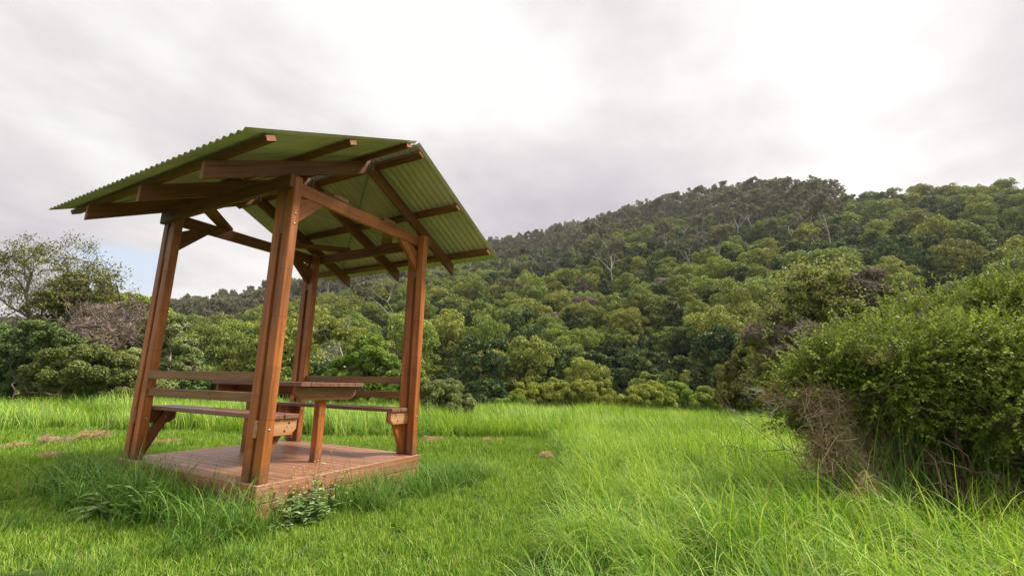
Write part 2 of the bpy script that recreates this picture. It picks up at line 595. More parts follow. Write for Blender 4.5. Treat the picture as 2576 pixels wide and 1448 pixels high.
nA, nR = 260, 170
azs = np.linspace(-math.pi, math.pi, nA, endpoint=False)
azs = np.sign(azs)*np.abs(azs/math.pi)**1.25*math.pi
rs = np.concatenate([[.35], np.geomspace(.8, 60, 90), np.linspace(63, 460, nR-95), [520, 700, 1100, 2200]])
AA, RR = np.meshgrid(azs, rs)
GX = CAM[0]+RR*(np.cos(AA)*FH[0]+np.sin(AA)*RH[0])
GY = CAM[1]+RR*(np.cos(AA)*FH[1]+np.sin(AA)*RH[1])
GZ = ground_z(GX, GY)
V = np.stack([GX, GY, GZ], -1).reshape(-1, 3)
V = np.vstack([V, [[CAM[0], CAM[1], float(ground_z(CAM[0], CAM[1]))]]])
nr = len(rs)
i, j = np.meshgrid(np.arange(nr-1), np.arange(nA), indexing='ij')
j2 = (j+1) % nA
Q = np.stack([i*nA+j, (i+1)*nA+j, (i+1)*nA+j2, i*nA+j2], -1).reshape(-1, 4)[:, ::-1]
jj = np.arange(nA)
T = np.stack([np.full(nA, len(V)-1), jj, (jj+1) % nA], -1)[:, ::-1]
me = raw_mesh('ground', V, [Q, T], smooth=True)


def ground_mat():
    m, nt = new_mat('soil_and_undergrowth')
    N = NT(nt)
    pos = N.n('ShaderNodeNewGeometry').outputs['Position']
    a = N.noise(pos, .9, 4, .6)
    b = N.noise(pos, 14, 4, .65)
    col = N.ramp(N.math('ADD', N.math('MULTIPLY', a, .5), N.math('MULTIPLY', b, .5)),
                 [(.32, (.022, .038, .010)), (.5, (.045, .078, .018)), (.68, (.09, .12, .035))])
    bs = N.n('ShaderNodeBsdfDiffuse')
    N.l(col, bs.inputs[0])
    bp = N.n('ShaderNodeBump')
    bp.inputs['Distance'].default_value = .02
    N.l(b, bp.inputs['Height'])
    N.l(bp.outputs[0], bs.inputs['Normal'])
    N.out(bs.outputs[0])
    return m


tag(link('ground', me, ground_mat()), kind='structure')

# ------------------------------------------------------------------ grass
LAWN = np.array([(-2.6, -3.15), (-1.0, -2.75), (.41, -2.22), (1.44, -1.82), (2.92, -1.29), (4.64, -.68), (6.3, .05), (6.4, .5),
                 (4.04, 3.16), (2.99, 5.02), (1.94, 6.87), (.813, 8.387), (-1.5, 11.2), (-9, 17), (-16, 8), (-14, -9), (-5, -8)])


def in_poly(x, y, P):
    r = np.zeros(x.shape, bool)
    n = len(P)
    for k in range(n):
        x1, y1 = P[k]; x2, y2 = P[(k+1) % n]
        c = ((y1 > y) != (y2 > y)) & (x < (x2-x1)*(y-y1)/((y2-y1) if y2 != y1 else 1e-9)+x1)
        r ^= c
    return r


def polar(x, y):
    rx, ry = x-CAM[0], y-CAM[1]
    a = rx*FH[0]+ry*FH[1]; b = rx*RH[0]+ry*RH[1]
    return a, b, np.hypot(a, b)


def grass_mat(name, cols, straw, trans=.35, rough=.5):
    m, nt = new_mat(name)
    N = NT(nt)
    t = N.attr('tone', 2)
    pos = N.n('ShaderNodeNewGeometry').outputs['Position']
    big = N.noise(pos, .55, 3, .55)
    mid = N.noise(pos, 3.1, 3, .6)
    f = N.math('ADD', N.math('ADD', N.math('MULTIPLY', t, .46), N.math('MULTIPLY', big, .42)), N.math('MULTIPLY', mid, .16))
    col = N.ramp(f, cols)
    st = N.math('GREATER_THAN', t, 1-straw)
    col = N.mix(st, col, (.36, .29, .13))
    d = N.n('ShaderNodeBsdfPrincipled')
    N.l(col, d.inputs['Base Color'])
    d.inputs['Roughness'].default_value = rough
    d.inputs['Specular IOR Level'].default_value = .3
    tr = N.n('ShaderNodeBsdfTranslucent')
    N.l(N.mix(1.0, col, (1.0, 1.0, .55), 'MULTIPLY'), tr.inputs[0])
    mx = N.n('ShaderNodeMixShader')
    mx.inputs[0].default_value = trans
    N.l(d.outputs[0], mx.inputs[1]); N.l(tr.outputs[0], mx.inputs[2])
    N.out(mx.outputs[0])
    return m


M_LAWN = grass_mat('mown_grass', [(.28, (.080, .19, .012)), (.5, (.19, .34, .024)), (.72, (.38, .50, .07))], .035)
M_TALL = grass_mat('long_grass', [(.30, (.070, .19, .014)), (.5, (.20, .37, .028)), (.68, (.50, .62, .11))], .04)
M_ROUGH = grass_mat('rank_grass', [(.25, (.050, .140, .015)), (.5, (.120, .260, .030)), (.78, (.31, .46, .09))], .02)


def blades(n, size, length, width, lean, curl, segs, seed, leandir=None, spread=math.pi):
    """n grass blades rooted in a size x size patch; returns a mesh without an object in the scene"""
    r = np.random.default_rng(seed)
    L = r.uniform(*length, n)*np.where(r.random(n) < .25, .7, 1)
    W = r.uniform(*width, n)
    bx = r.uniform(-size/2, size/2, n); by = r.uniform(-size/2, size/2, n)
    # blades come in tufts
    k = max(3, n//14)
    cx = r.uniform(-size/2, size/2, k); cy = r.uniform(-size/2, size/2, k)
    who = r.integers(0, k, n)
    tuft = r.random(n) < .7
    bx = np.where(tuft, cx[who]+r.normal(0, size*.02, n), bx)
    by = np.where(tuft, cy[who]+r.normal(0, size*.02, n), by)
    if leandir is None: az = r.uniform(-math.pi, math.pi, n)
    else: az = leandir+r.normal(0, spread, n)
    th0 = np.abs(r.normal(0, lean, n))
    cu = np.abs(r.normal(curl, curl*.45, n))
    t = np.linspace(0, 1, segs+1)
    th = th0[:, None]+cu[:, None]*t[None, :]**1.3
    dl = L[:, None]/segs
    hx = np.concatenate([np.zeros((n, 1)), np.cumsum(np.sin(th[:, :-1])*dl, 1)], 1)
    hz = np.concatenate([np.zeros((n, 1)), np.cumsum(np.cos(th[:, :-1])*dl, 1)], 1)
    hz = np.maximum(hz, .004)
    side = az+math.pi/2+r.normal(0, .5, n)
    w = W[:, None]*(1-t[None, :]**2.2)*.5+.0002
    X = bx[:, None]+hx*np.cos(az)[:, None]; Y = by[:, None]+hx*np.sin(az)[:, None]
    sx = np.cos(side)[:, None]*w; sy = np.sin(side)[:, None]*w
    A = np.stack([X-sx, Y-sy, hz], -1); B = np.stack([X+sx, Y+sy, hz], -1)
    V = np.stack([A, B], 2).reshape(-1, 3)
    m = segs+1
    base = (np.arange(n)*m*2)[:, None]+np.arange(segs)[None, :]*2
    F = np.stack([base, base+1, base+3, base+2], -1).reshape(-1, 4)
    tone = np.repeat(r.random(n), m*2)
    return V, F, tone


def scatter(name, protos, P, rot, scl, idx, label=None, tilt=None):
    """one object of countless pieces: instances of a few patches on points"""
    me = bpy.data.meshes.new(name)
    me.vertices.add(len(P))
    me.vertices.foreach_set('co', np.asarray(P, np.float32).ravel())
    a = me.attributes.new('rotv', 'FLOAT_VECTOR', 'POINT')
    R = np.zeros((len(P), 3), np.float32)
    if tilt is not None: R[:, :2] = tilt
    R[:, 2] = rot
    a.data.foreach_set('vector', R.ravel())
    scl = np.asarray(scl, np.float32)
    if scl.ndim == 1: scl = np.repeat(scl[:, None], 3, 1)
    a = me.attributes.new('sclv', 'FLOAT_VECTOR', 'POINT'); a.data.foreach_set('vector', np.ascontiguousarray(scl).ravel())
    a = me.attributes.new('pick', 'INT', 'POINT'); a.data.foreach_set('value', np.asarray(idx, np.int32))
    o = link(name, me)
    ng = bpy.data.node_groups.new(name+'_spread', 'GeometryNodeTree')
    ng.interface.new_socket('Geometry', in_out='INPUT', socket_type='NodeSocketGeometry')
    ng.interface.new_socket('Geometry', in_out='OUTPUT', socket_type='NodeSocketGeometry')
    N = ng.nodes
    gi = N.new('NodeGroupInput'); go = N.new('NodeGroupOutput')
    iop = N.new('GeometryNodeInstanceOnPoints')
    jn = N.new('GeometryNodeJoinGeometry')
    for p in reversed(protos):
        oi = N.new('GeometryNodeObjectInfo')
        oi.transform_space = 'ORIGINAL'
        oi.inputs['As Instance'].default_value = True
        oi.inputs['Object'].default_value = p
        ng.links.new(oi.outputs['Geometry'], jn.inputs[0])
    ng.links.new(gi.outputs[0], iop.inputs['Points'])
    ng.links.new(jn.outputs[0], iop.inputs['Instance'])
    iop.inputs['Pick Instance'].default_value = True

    def na(nm, t):
        q = N.new('GeometryNodeInputNamedAttribute')
        q.data_type = t
        q.inputs['Name'].default_value = nm
        return q.outputs[0]
    ng.links.new(na('pick', 'INT'), iop.inputs['Instance Index'])
    e = N.new('FunctionNodeEulerToRotation')
    ng.links.new(na('rotv', 'FLOAT_VECTOR'), e.inputs[0])
    ng.links.new(e.outputs[0], iop.inputs['Rotation'])
    ng.links.new(na('sclv', 'FLOAT_VECTOR'), iop.inputs['Scale'])
    ng.links.new(iop.outputs[0], go.inputs[0])
    md = o.modifiers.new('spread', 'NODES')
    md.node_group = ng
    tag(o, label, kind='stuff')
    return o


def protos(name, count, mat, **kw):
    out = []
    for k in range(count):
        V, F, tone = blades(seed=hash_seed(name)+k, **kw)
        me = raw_mesh(name, V, F, {'tone': tone}, [mat])
        out.append(bpy.data.objects.new(name, me))
    return out


def hash_seed(s):
    return sum(ord(c)*(i+3) for i, c in enumerate(s))


def grid(step, x0, x1, y0, y1, jit=.5, seed=1):
    r = np.random.default_rng(seed)
    gx, gy = np.meshgrid(np.arange(x0, x1, step), np.arange(y0, y1, step))
    gx = gx.ravel()+r.uniform(-jit, jit, gx.size)*step
    gy = gy.ravel()+r.uniform(-jit, jit, gy.size)*step
    return gx, gy, r


def place(gx, gy, keep):
    x, y = gx[keep], gy[keep]
    return np.stack([x, y, ground_z(x, y)-.004], 1)


def view(x, y, r1, margin=1.3):
    a, b, r = polar(x, y)
    return (a > -.6) & (np.abs(b) < margin*np.maximum(a, 0)+1.0) & (r < r1)


def off_deck(x, y, m):
    return ~((x > -.06-m) & (x < LV+.06+m) & (y > -.07-m) & (y < LU+.07+m))


def wob(x, y, s=.5, amp=.22, seed=31):
    return x+amp*fbm(x, y, s, 2, seed), y+amp*fbm(x, y, s, 2, seed+1)


# mown lawn
near_l = protos('grass_tufts', 6, M_LAWN, n=1600, size=.5, length=(.028, .085), width=(.0028, .0052), lean=.65, curl=.8, segs=3)
far_l = protos('grass_tufts', 4, M_LAWN, n=1500, size=1.0, length=(.05, .10), width=(.006, .010), lean=.4, curl=.6, segs=2)
gx, gy, r = grid(.36, -5, 7, -4, 6, seed=2)
wx, wy = wob(gx, gy)
a_, b_, rr_ = polar(gx, gy)
k = in_poly(wx, wy, LAWN) & view(gx, gy, 6.2) & off_deck(gx, gy, -.12) & (rr_ > .5)
P1 = place(gx, gy, k)
gx, gy, r = grid(.62, -14, 8, -4, 16, seed=3)
wx, wy = wob(gx, gy)
a_, b_, rr_ = polar(gx, gy)
k = in_poly(wx, wy, LAWN) & view(gx, gy, 24) & off_deck(gx, gy, -.2) & (rr_ > 5.5)
P2 = place(gx, gy, k)
P = np.vstack([P1, P2])
idx = np.concatenate([r.integers(0, 6, len(P1)), 6+r.integers(0, 4, len(P2))])
scatter('mown_lawn', near_l+far_l, P, r.uniform(0, 6.28, len(P)), r.uniform(.85, 1.15, len(P)), idx, 'short mown green lawn around the shelter')

# long field grass
tall = protos('grass_tufts', 7, M_TALL, n=310, size=.55, length=(.38, .84), width=(.0038, .0085), lean=.5, curl=2.0, segs=7, leandir=0.0, spread=.9)
tallf = protos('grass_tufts', 4, M_TALL, n=620, size=1.2, length=(.45, .80), width=(.009, .015), lean=.25, curl=1.0, segs=4, leandir=0.0, spread=.9)
gx, gy, r = grid(.36, -4, 13, -10, 10, seed=4)
wx, wy = wob(gx, gy, .6, .18)
a_, b_, rr_ = polar(gx, gy)
q_ = at(2440, 1200, 4.2)
under = ((gx-q_[0])*RH[0]+(gy-q_[1])*RH[1])**2/1.55**2+((gx-q_[0])*FH[0]+(gy-q_[1])*FH[1])**2/.75**2 < 1
k = (~in_poly(wx, wy, LAWN)) & view(gx, gy, 9.5) & (rr_ > 1.25) & ~under
P1 = place(gx, gy, k)
gx, gy, r = grid(.75, -20, 34, -30, 26, seed=5)
wx, wy = wob(gx, gy, .6, .18)
a_, b_, rr_ = polar(gx, gy)
k = (~in_poly(wx, wy, LAWN)) & view(gx, gy, 27) & (rr_ > 8.6)
P2 = place(gx, gy, k)
P = np.vstack([P1, P2])
idx = np.concatenate([r.integers(0, 7, len(P1)), 7+r.integers(0, 4, len(P2))])
windaz = math.atan2(-RH[1]*.9-FH[1]*.45, -RH[0]*.9-FH[0]*.45)
rot = windaz+2.2*fbm(P[:, 0], P[:, 1], 1.9, 2, 77)+r.normal(0, .45, len(P))
a_, b_, rr_ = polar(P[:, 0], P[:, 1])
scl = r.uniform(.78, 1.18, len(P))*(1+.42*fbm(P[:, 0], P[:, 1], 1.1, 2, 78))*np.clip(.62+(rr_-1.2)*.05, .6, .86)*np.where(rr_ > 8.6, .80, 1)
scatter('long_grass', tall+tallf, P, rot, scl, idx, 'long bright green field grass bent by the wind')

# rank grass round the deck
rough = protos('grass_tufts', 5, M_ROUGH, n=120, size=.30, length=(.20, .50), width=(.0035, .0075), lean=.4, curl=1.6, segs=6)
gx, gy, r = grid(.13, -1.3, 3.2, -1.0, 3.4, seed=6)
wx, wy = wob(gx, gy, .4, .14)
left = (wx > -.37) & (wx < -.08) & (wy > -.05) & (wy < 2.3)
leftw = (wx > -.47) & (wx < -.1) & (wy > .4) & (wy < 1.8)
front = (wy < -.10) & (wy > -.48-.10*(wx > 1.1)) & (wx > .55) & (wx < 2.35) & (r.random(len(gx)) < .95)
corner = (wx > -.35) & (wx < .5) & (wy < -.05) & (wy > -.30) & (r.random(len(gx)) < .28)
side = (wx > 1.84) & (wx < 2.15) & (wy > -.2) & (wy < 2.2) & (r.random(len(gx)) < .3)
sparse = (wx > -.95) & (wx < -.3) & (wy > -.5) & (wy < 2.4) & (r.random(len(gx)) < .10)
sparse |= (wx > -.5) & (wx < 2.6) & (wy > -.85) & (wy < -.3) & (r.random(len(gx)) < .05)
k = (left | leftw | front | corner | side | sparse) & off_deck(gx, gy, .025)
P = place(gx, gy, k)
edge = np.where(P[:, 0] < 0, 1.12, .85)*np.where((P[:, 0] < -.5) | (P[:, 1] < -.55), .5, 1)*r.uniform(.65, 1.1, len(P))
scatter('rank_grass', rough, P, r.uniform(0, 6.28, len(P)), edge, r.integers(0, 5, len(P)), 'dark green unmown grass crowding the edge of the shelter deck')

# ------------------------------------------------------------------ foliage


def leaf_mat(name, cols, trans=.25, hue=.045, val=.5, patch=None):
    m, nt = new_mat(name)
    N = NT(nt)
    t = N.attr('tone', 2)
    pos = N.n('ShaderNodeTexCoord').outputs['Object']
    big = N.noise(pos, .7, 2, .5)
    f = N.math('ADD', N.math('MULTIPLY', t, .62), N.math('MULTIPLY', big, .40))
    col = N.ramp(f, cols)
    oi = N.n('ShaderNodeObjectInfo').outputs['Random']
    hs = N.n('ShaderNodeHueSaturation')
    N.l(N.math('ADD', N.math('MULTIPLY', oi, hue), .5-hue/2), hs.inputs['Hue'])
    wn = N.n('ShaderNodeTexWhiteNoise', noise_dimensions='1D')
    N.l(oi, wn.inputs['W'])
    N.l(N.math('ADD', N.math('MULTIPLY', wn.outputs[0], val), 1-val/2), hs.inputs['Value'])
    N.l(col, hs.inputs['Color'])
    col = hs.outputs[0]
    if patch:
        pn = N.noise(pos, patch[0], 3, .55)
        col = N.mix(N.math('MULTIPLY', N.math('SUBTRACT', pn, patch[1], clamp=True), 7, clamp=True), col, patch[2])
    d = N.n('ShaderNodeBsdfPrincipled')
    N.l(col, d.inputs['Base Color'])
    d.inputs['Roughness'].default_value = .55
    d.inputs['Specular IOR Level'].default_value = .25
    tr = N.n('ShaderNodeBsdfTranslucent')
    N.l(N.mix(1.0, col, (1.0, 1.0, .6), 'MULTIPLY'), tr.inputs[0])
    mx = N.n('ShaderNodeMixShader')
    mx.inputs[0].default_value = trans
    N.l(d.outputs[0], mx.inputs[1]); N.l(tr.outputs[0], mx.inputs[2])
    N.out(mx.outputs[0])
    return m


def bark_mat(name, a, b):
    m, nt = new_mat(name)
    N = NT(nt)
    pos = N.n('ShaderNodeTexCoord').outputs['Object']
    f = N.noise(N.mapping(pos, (3, 3, .8)), 2.0, 4, .6)
    d = N.n('ShaderNodeBsdfDiffuse')
    N.l(N.ramp(f, [(.35, a), (.65, b)]), d.inputs[0])
    N.out(d.outputs[0])
    return m


L_WATTLE = leaf_mat('wattle_leaves', [(.2, (.060, .098, .013)), (.5, (.175, .220, .030)), (.8, (.38, .41, .075))])
L_DARK = leaf_mat('rainforest_leaves', [(.2, (.024, .050, .013)), (.5, (.064, .108, .026)), (.8, (.18, .23, .055))], .2)
L_GUM = leaf_mat('gum_leaves', [(.2, (.085, .085, .045)), (.5, (.175, .168, .092)), (.8, (.28, .26, .15))], .25, .05, .3)
L_DEAD = leaf_mat('dry_twigs', [(.2, (.14, .10, .085)), (.5, (.26, .20, .165)), (.8, (.40, .33, .28))], .1, .03, .3)
L_BRIGHT = leaf_mat('bright_shrub_leaves', [(.2, (.085, .145, .016)), (.5, (.20, .29, .034)), (.8, (.36, .44, .08))], .3, .03, .2)
L_OLIVE = leaf_mat('olive_shrub_leaves', [(.2, (.065, .088, .018)), (.5, (.150, .175, .038)), (.8, (.29, .29, .07))], .25, .03, .2)
L_GREY = leaf_mat('grey_green_leaves', [(.2, (.10, .135, .036)), (.5, (.22, .26, .075)), (.8, (.36, .39, .14))], .25, .03, .2, (.9, .57, (.24, .19, .14)))
L_HEDGE = leaf_mat('small_shrub_leaves', [(.15, (.055, .105, .012)), (.5, (.165, .245, .026)), (.80, (.44, .52, .10))], .3, .02, .1)
B_PALE = bark_mat('pale_bark', (.26, .23, .20), (.50, .46, .42))
B_GUM = bark_mat('gum_bark', (.22, .195, .165), (.46, .42, .37))
B_GREY = bark_mat('grey_bark', (.085, .065, .052), (.20, .165, .14))
B_TWIG = bark_mat('twig_bark', (.14, .09, .07), (.28, .20, .16))


def quads(C, Nn, size, aspect, r):
    """leaf shaped quads at C with normals Nn"""
    n = len(C)
    Nn = Nn/np.maximum(np.linalg.norm(Nn, axis=1, keepdims=True), 1e-6)
    a = np.cross(Nn, r.normal(size=(n, 3)))
    a /= np.maximum(np.linalg.norm(a, axis=1, keepdims=True), 1e-6)
    b = np.cross(Nn, a)
    s = np.asarray(size).reshape(-1, 1)*np.ones((n, 1))
    a = a*s*aspect*.5; b = b*s*.5
    V = np.stack([C-a, C-b*.9+a*.1, C+a, C+b*.9+a*.1], 1).reshape(-1, 3)
    F = np.arange(n*4).reshape(-1, 4)
    return V, F


def expand(r, lobes, k, ratio):
    out = []
    for (x, y, z, a, b, c) in lobes:
        for _ in range(k):
            d = r.normal(size=3); d[2] += .35; d /= np.linalg.norm(d)
            q = ratio*r.uniform(.65, 1.3)
            f = 1-q*.45+r.uniform(-.1, .12)
            m_ = (a+b+c)/3
            out.append((x+d[0]*a*f, y+d[1]*b*f, z+d[2]*c*f, m_*q*1.05, m_*q*1.05, m_*q*.9))
    return out


def crown(seed, lobes, n, leaf, aspect=1.5, upb=.35, jit=.75, fuzz=.14, low=-.45, tonez=0, sub=9, ratio=.40):
    """leaf clumps spread over overlapping lobes (cx, cy, cz, rx, ry, rz)"""
    r = np.random.default_rng(seed)
    nmain = 0
    if sub:
        lobes = expand(r, lobes, sub, ratio)
    Lb = np.array(lobes, float)
    area = (Lb[:, 3]*Lb[:, 4]+Lb[:, 3]*Lb[:, 5]+Lb[:, 4]*Lb[:, 5])
    who = r.choice(len(Lb), n*2, p=area/area.sum())
    d = r.normal(size=(n*2, 3)); d[:, 2] += upb
    d /= np.linalg.norm(d, axis=1, keepdims=True)
    rad = 1-np.abs(r.normal(0, fuzz, n*2))+r.uniform(0, .06, n*2)
    P = Lb[who, :3]+d*Lb[who, 3:]*rad[:, None]
    keep = d[:, 2] > low
    for k in range(len(Lb)):
        q = (P-Lb[k, :3])/Lb[k, 3:]
        ins = (q**2).sum(1) < .50
        keep &= ~(ins & (who != k))
    idx = np.where(keep)[0][:n]
    P, d, who = P[idx], d[idx], who[idx]
    nn = d/Lb[who, 3:]*Lb[who, 3:].mean(1, keepdims=True)+r.normal(0, jit, (len(P), 3))
    V, F = quads(P, nn, leaf*r.uniform(.6, 1.35, len(P)), aspect, r)
    lt = r.random(len(Lb))
    tone = np.clip(.55*r.random(len(P))+.30*lt[who]+.15, 0, 1)
    return V, F, np.repeat(tone, 4)


def tubes(segs, sides=5):
    """segs: (p0, p1, r0, r1)"""
    S = np.array([np.concatenate([a, b, [c, d]]) for a, b, c, d in segs], float)
    A, B = S[:, :3], S[:, 3:6]
    d = B-A; d /= np.maximum(np.linalg.norm(d, axis=1, keepdims=True), 1e-6)
    h = np.where(np.abs(d[:, 2:3]) > .8, [[1., 0, 0]], [[0, 0, 1.]])
    u = np.cross(d, h); u /= np.linalg.norm(u, axis=1, keepdims=True); w = np.cross(d, u)
    t = np.arange(sides)/sides*2*math.pi
    ring = u[:, None]*np.cos(t)[None, :, None]+w[:, None]*np.sin(t)[None, :, None]
    V = np.concatenate([A[:, None]+ring*S[:, 6, None, None], B[:, None]+ring*S[:, 7, None, None]], 1).reshape(-1, 3)
    base = (np.arange(len(S))*sides*2)[:, None]
    k = np.arange(sides)[None, :]
    F = np.stack([base+k, base+(k+1) % sides, base+sides+(k+1) % sides, base+sides+k], -1).reshape(-1, 4)
    return V, F


def grow(r, p, d, L, rad, depth, out, tips, nb=(2, 3), spread=.6, up=.15, bend=.2, shrink=.68, rshrink=.62):
    steps = 3
    p = np.array(p, float); d = np.array(d, float); d /= np.linalg.norm(d)
    for k in range(steps):
        q = p+d*L/steps
        r1 = rad*(1-(1-rshrink)*(k+1)/steps)
        r0 = rad*(1-(1-rshrink)*k/steps)
        out.append((p, q, r0, r1))
        p = q
        d = d+r.normal(0, bend, 3)+np.array([0, 0, up*.5]); d /= np.linalg.norm(d)
    if depth == 0:
        tips.append((p, d))
        return
    for k in range(r.integers(nb[0], nb[1]+1)):
        dd = d+r.normal(0, spread, 3)+np.array([0, 0, up]); dd /= np.linalg.norm(dd)
        grow(r, p, dd, L*shrink*r.uniform(.8, 1.2), rad*rshrink, depth-1, out, tips, nb, spread, up, bend, shrink, rshrink)


def tree_wattle(seed, fine=1.0):
    r = np.random.default_rng(seed)
    R = r.uniform(2.9, 3.5); Ht = r.uniform(5.6, 7.0)
    lobes = []
    for k in range(r.integers(11, 16)):
        a = r.uniform(0, 6.28); q = math.sqrt(r.random())*R*.78
        z = Ht*(.50+.32*(1-(q/R)**2))+r.uniform(-.7, .5)
        s = r.uniform(.95, 1.6)
        lobes.append((q*math.cos(a), q*math.sin(a), z, s*1.1, s*1.1, s*.86))
    lobes.append((0, 0, Ht*.78, 1.6, 1.6, 1.2))
    for k in range(5):
        a = r.uniform(0, 6.28)
        lobes.append((R*.7*math.cos(a), R*.7*math.sin(a), Ht*.38, 1.2, 1.2, .9))
    V, F, t = crown(seed, lobes, int(3000*fine), .30/math.sqrt(fine), 1.4, .5, .8, .2)
    out, tips = [], []
    grow(r, (0, 0, -.6), (0, 0, 1), Ht*.42, .16, 2, out, tips, (2, 3), .5, .2)
    return (V, F, t, L_WATTLE), (tubes(out, 4), B_GREY)


def tree_dark(seed, fine=1.0):
    r = np.random.default_rng(seed)
    R = r.uniform(2.3, 3.1); Ht = r.uniform(5.0, 7.2)
    lobes = []
    for k in range(r.integers(16, 24)):
        a = r.uniform(0, 6.28); h = r.uniform(.18, 1)
        q = R*math.sqrt(max(0, 1-(h-.35)**2/.5))*r.uniform(.35, .9)
        s = r.uniform(.6, 1.15)
        lobes.append((q*math.cos(a), q*math.sin(a), Ht*h*.93, s*1.15, s*1.15, s*.75))
    V, F, t = crown(seed, lobes, int(2700*fine), .36/math.sqrt(fine), 1.7, .45, .85, .24, sub=6)
    out, tips = [], []
    grow(r, (0, 0, -.6), (0, 0, 1), Ht*.45, .15, 1, out, tips)
    return (V, F, t, L_DARK), (tubes(out, 4), B_GREY)


def tree_gum(seed, fine=1.0):
    r = np.random.default_rng(seed)
    Ht = r.uniform(11, 14.5)
    out, tips = [], []
    grow(r, (0, 0, -2), (r.normal(0, .06), r.normal(0, .06), 1), Ht*.50, .17, 3, out, tips, (2, 3), .72, .26, .10, .58, .60)
    lobes = []
    for (p, d) in tips:
        s = r.uniform(.6, 1.2)
        lobes.append((p[0], p[1], p[2], s*1.25, s*1.25, s*.8))
        if r.random() < .3:
            lobes.append((p[0]+r.normal(0, .8), p[1]+r.normal(0, .8), p[2]-r.uniform(.4, 1.4), s, s, s*.6))
    V, F, t = crown(seed, lobes, int(2100*fine), .28/math.sqrt(fine), 2.2, .3, 1.1, .42, -.9, sub=5, ratio=.45)
    return (V, F, t, L_GUM), (tubes(out, 5), B_GUM)


def tree_bare(seed, fine=1.0):
    r = np.random.default_rng(seed)
    Ht = r.uniform(4.8, 6.5)
    out, tips = [], []
    grow(r, (0, 0, -.5), (0, 0, 1), Ht*.38, .12, 4, out, tips, (2, 3), .6, .2, .15, .66, .60)
    lobes = [(p[0], p[1], p[2], .55, .55, .4) for p, d in tips]
    V, F, t = crown(seed, lobes, int(1500*fine), .16/math.sqrt(fine), 3.0, .3, 1.0, .3, -1, sub=0)
    return (V, F, t, L_DEAD), (tubes(out, 3), B_PALE)


def tree_shrub(seed, fine=1.0):
    r = np.random.default_rng(seed)
    lobes = []
    for k in range(12):
        a = r.uniform(0, 6.28); q = r.uniform(0, 2.3)
        s = r.uniform(.6, 1.1)
        lobes.append((q*math.cos(a), q*math.sin(a), 1.9*(1-(q/3.2)**2)+r.uniform(-.4, .3), s*1.2, s*1.2, s*.8))
    V, F, t = crown(seed, lobes, int(1700*fine), .36/math.sqrt(fine), 1.5, .6, .7, .12)
    out, tips = [], []
    grow(r, (0, 0, -.4), (0, 0, 1), 1.0, .08, 1, out, tips)
    return (V, F, t, L_DARK), (tubes(out, 3), B_GREY)


KINDS = {
    'wattle_tree': (tree_wattle, 5, 'olive round-topped wattle', 'tree'),
    'rainforest_tree': (tree_dark, 5, 'dark bushy rainforest tree', 'tree'),
    'gum_tree': (tree_gum, 5, 'pale-trunked grey-green gum', 'tree'),
    'bare_tree': (tree_bare, 3, 'leafless pale-branched tree', 'tree'),
    'shrub': (tree_shrub, 3, 'low dark green shrub', 'shrub'),
}
PARTN = {'shrub': ('foliage', 'stem')}
LIB, FINE = {}, {}
for kn, (fn, cnt, _, _) in KINDS.items():
    for lib, fine in ((LIB, 2.0), (FINE, 5.0)):
        lib[kn] = []
        for s in range(cnt):
            (V, F, t, lm), ((TV, TF), bm) = fn(1000+s*7+hash_seed(kn), fine)
            c = raw_mesh(kn+'_crown', V, F, {'tone': t}, [lm])
            k = raw_mesh(kn+'_trunk', TV, TF, None, [bm], True)
            lib[kn].append((c, k))

# where trees stand on the hillside
r = np.random.default_rng(5)
gx, gy, _ = grid(3.9, -150, 440, -330, 420, .5, 21)
a_, b_, rr = polar(gx, gy)
ph = np.arctan2(b_, a_)
dr = np.interp(ph, _ph, _dr)
s_ = (rr-42)/(dr-42)
k = (a_ > 5) & (np.abs(b_) < 1.28*a_+6) & (rr > 40) & (s_ < 1.06)
gx, gy, a_, b_, rr, dr, s_ = [v[k] for v in (gx, gy, a_, b_, rr, dr, s_)]
gz = ground_z(gx, gy)


def to_px(x, y, z):
    d = np.stack([x, y, z], -1)-CAM
    w = d @ _F
    return 1288+OX+FPX*(d @ _R2)/w, 724+OY-FPX*(d @ _U2)/w, w


sx, sy, _w = to_px(gx, gy, gz+4)
n1 = fbm(gx, gy, 38, 2, 41); n2 = r.random(len(gx))
kind = np.empty(len(gx), object)
for i in range(len(gx)):
    s, u, n, px = s_[i], n2[i], n1[i], sx[i]
    gum_from = .74 if px > 1200 else .42+.32*max(0, min(1, (px-500)/700))
    if px > 2120: gum_from = 9
    if s > gum_from+.10*n:
        kn = 'gum_tree' if u < .86 else ('rainforest_tree' if u < .96 else 'bare_tree')
        if px > 2150: kn = 'rainforest_tree' if u < .8 else 'wattle_tree'
    elif s > .26 and px > 1250 and n > -.42:
        kn = 'shrub' if u < .28 else ('rainforest_tree' if u < (.80 if px < 1900 else .66) else ('wattle_tree' if u < .90 else ('gum_tree' if u < .97 else 'bare_tree')))
    elif n > .22:
        kn = 'rainforest_tree' if u < .50 else ('wattle_tree' if u < .86 else ('bare_tree' if u < .92 else 'gum_tree'))
    else:
        kn = 'wattle_tree' if u < .58 else ('rainforest_tree' if u < .86 else ('bare_tree' if u < .965 else 'gum_tree'))
    if kn == 'gum_tree' and (px > 2120 or rr[i] < 105 or (px < 1200 and rr[i] < 150)): kn = 'wattle_tree'
    kind[i] = kn
sc_ = r.uniform(.62, 1.26, len(gx))
sc_ = np.where((kind == 'gum_tree'), sc_*.85+.30, sc_)
sc_ = np.where((kind == 'rainforest_tree') & (s_ > .35), sc_*.85, sc_)
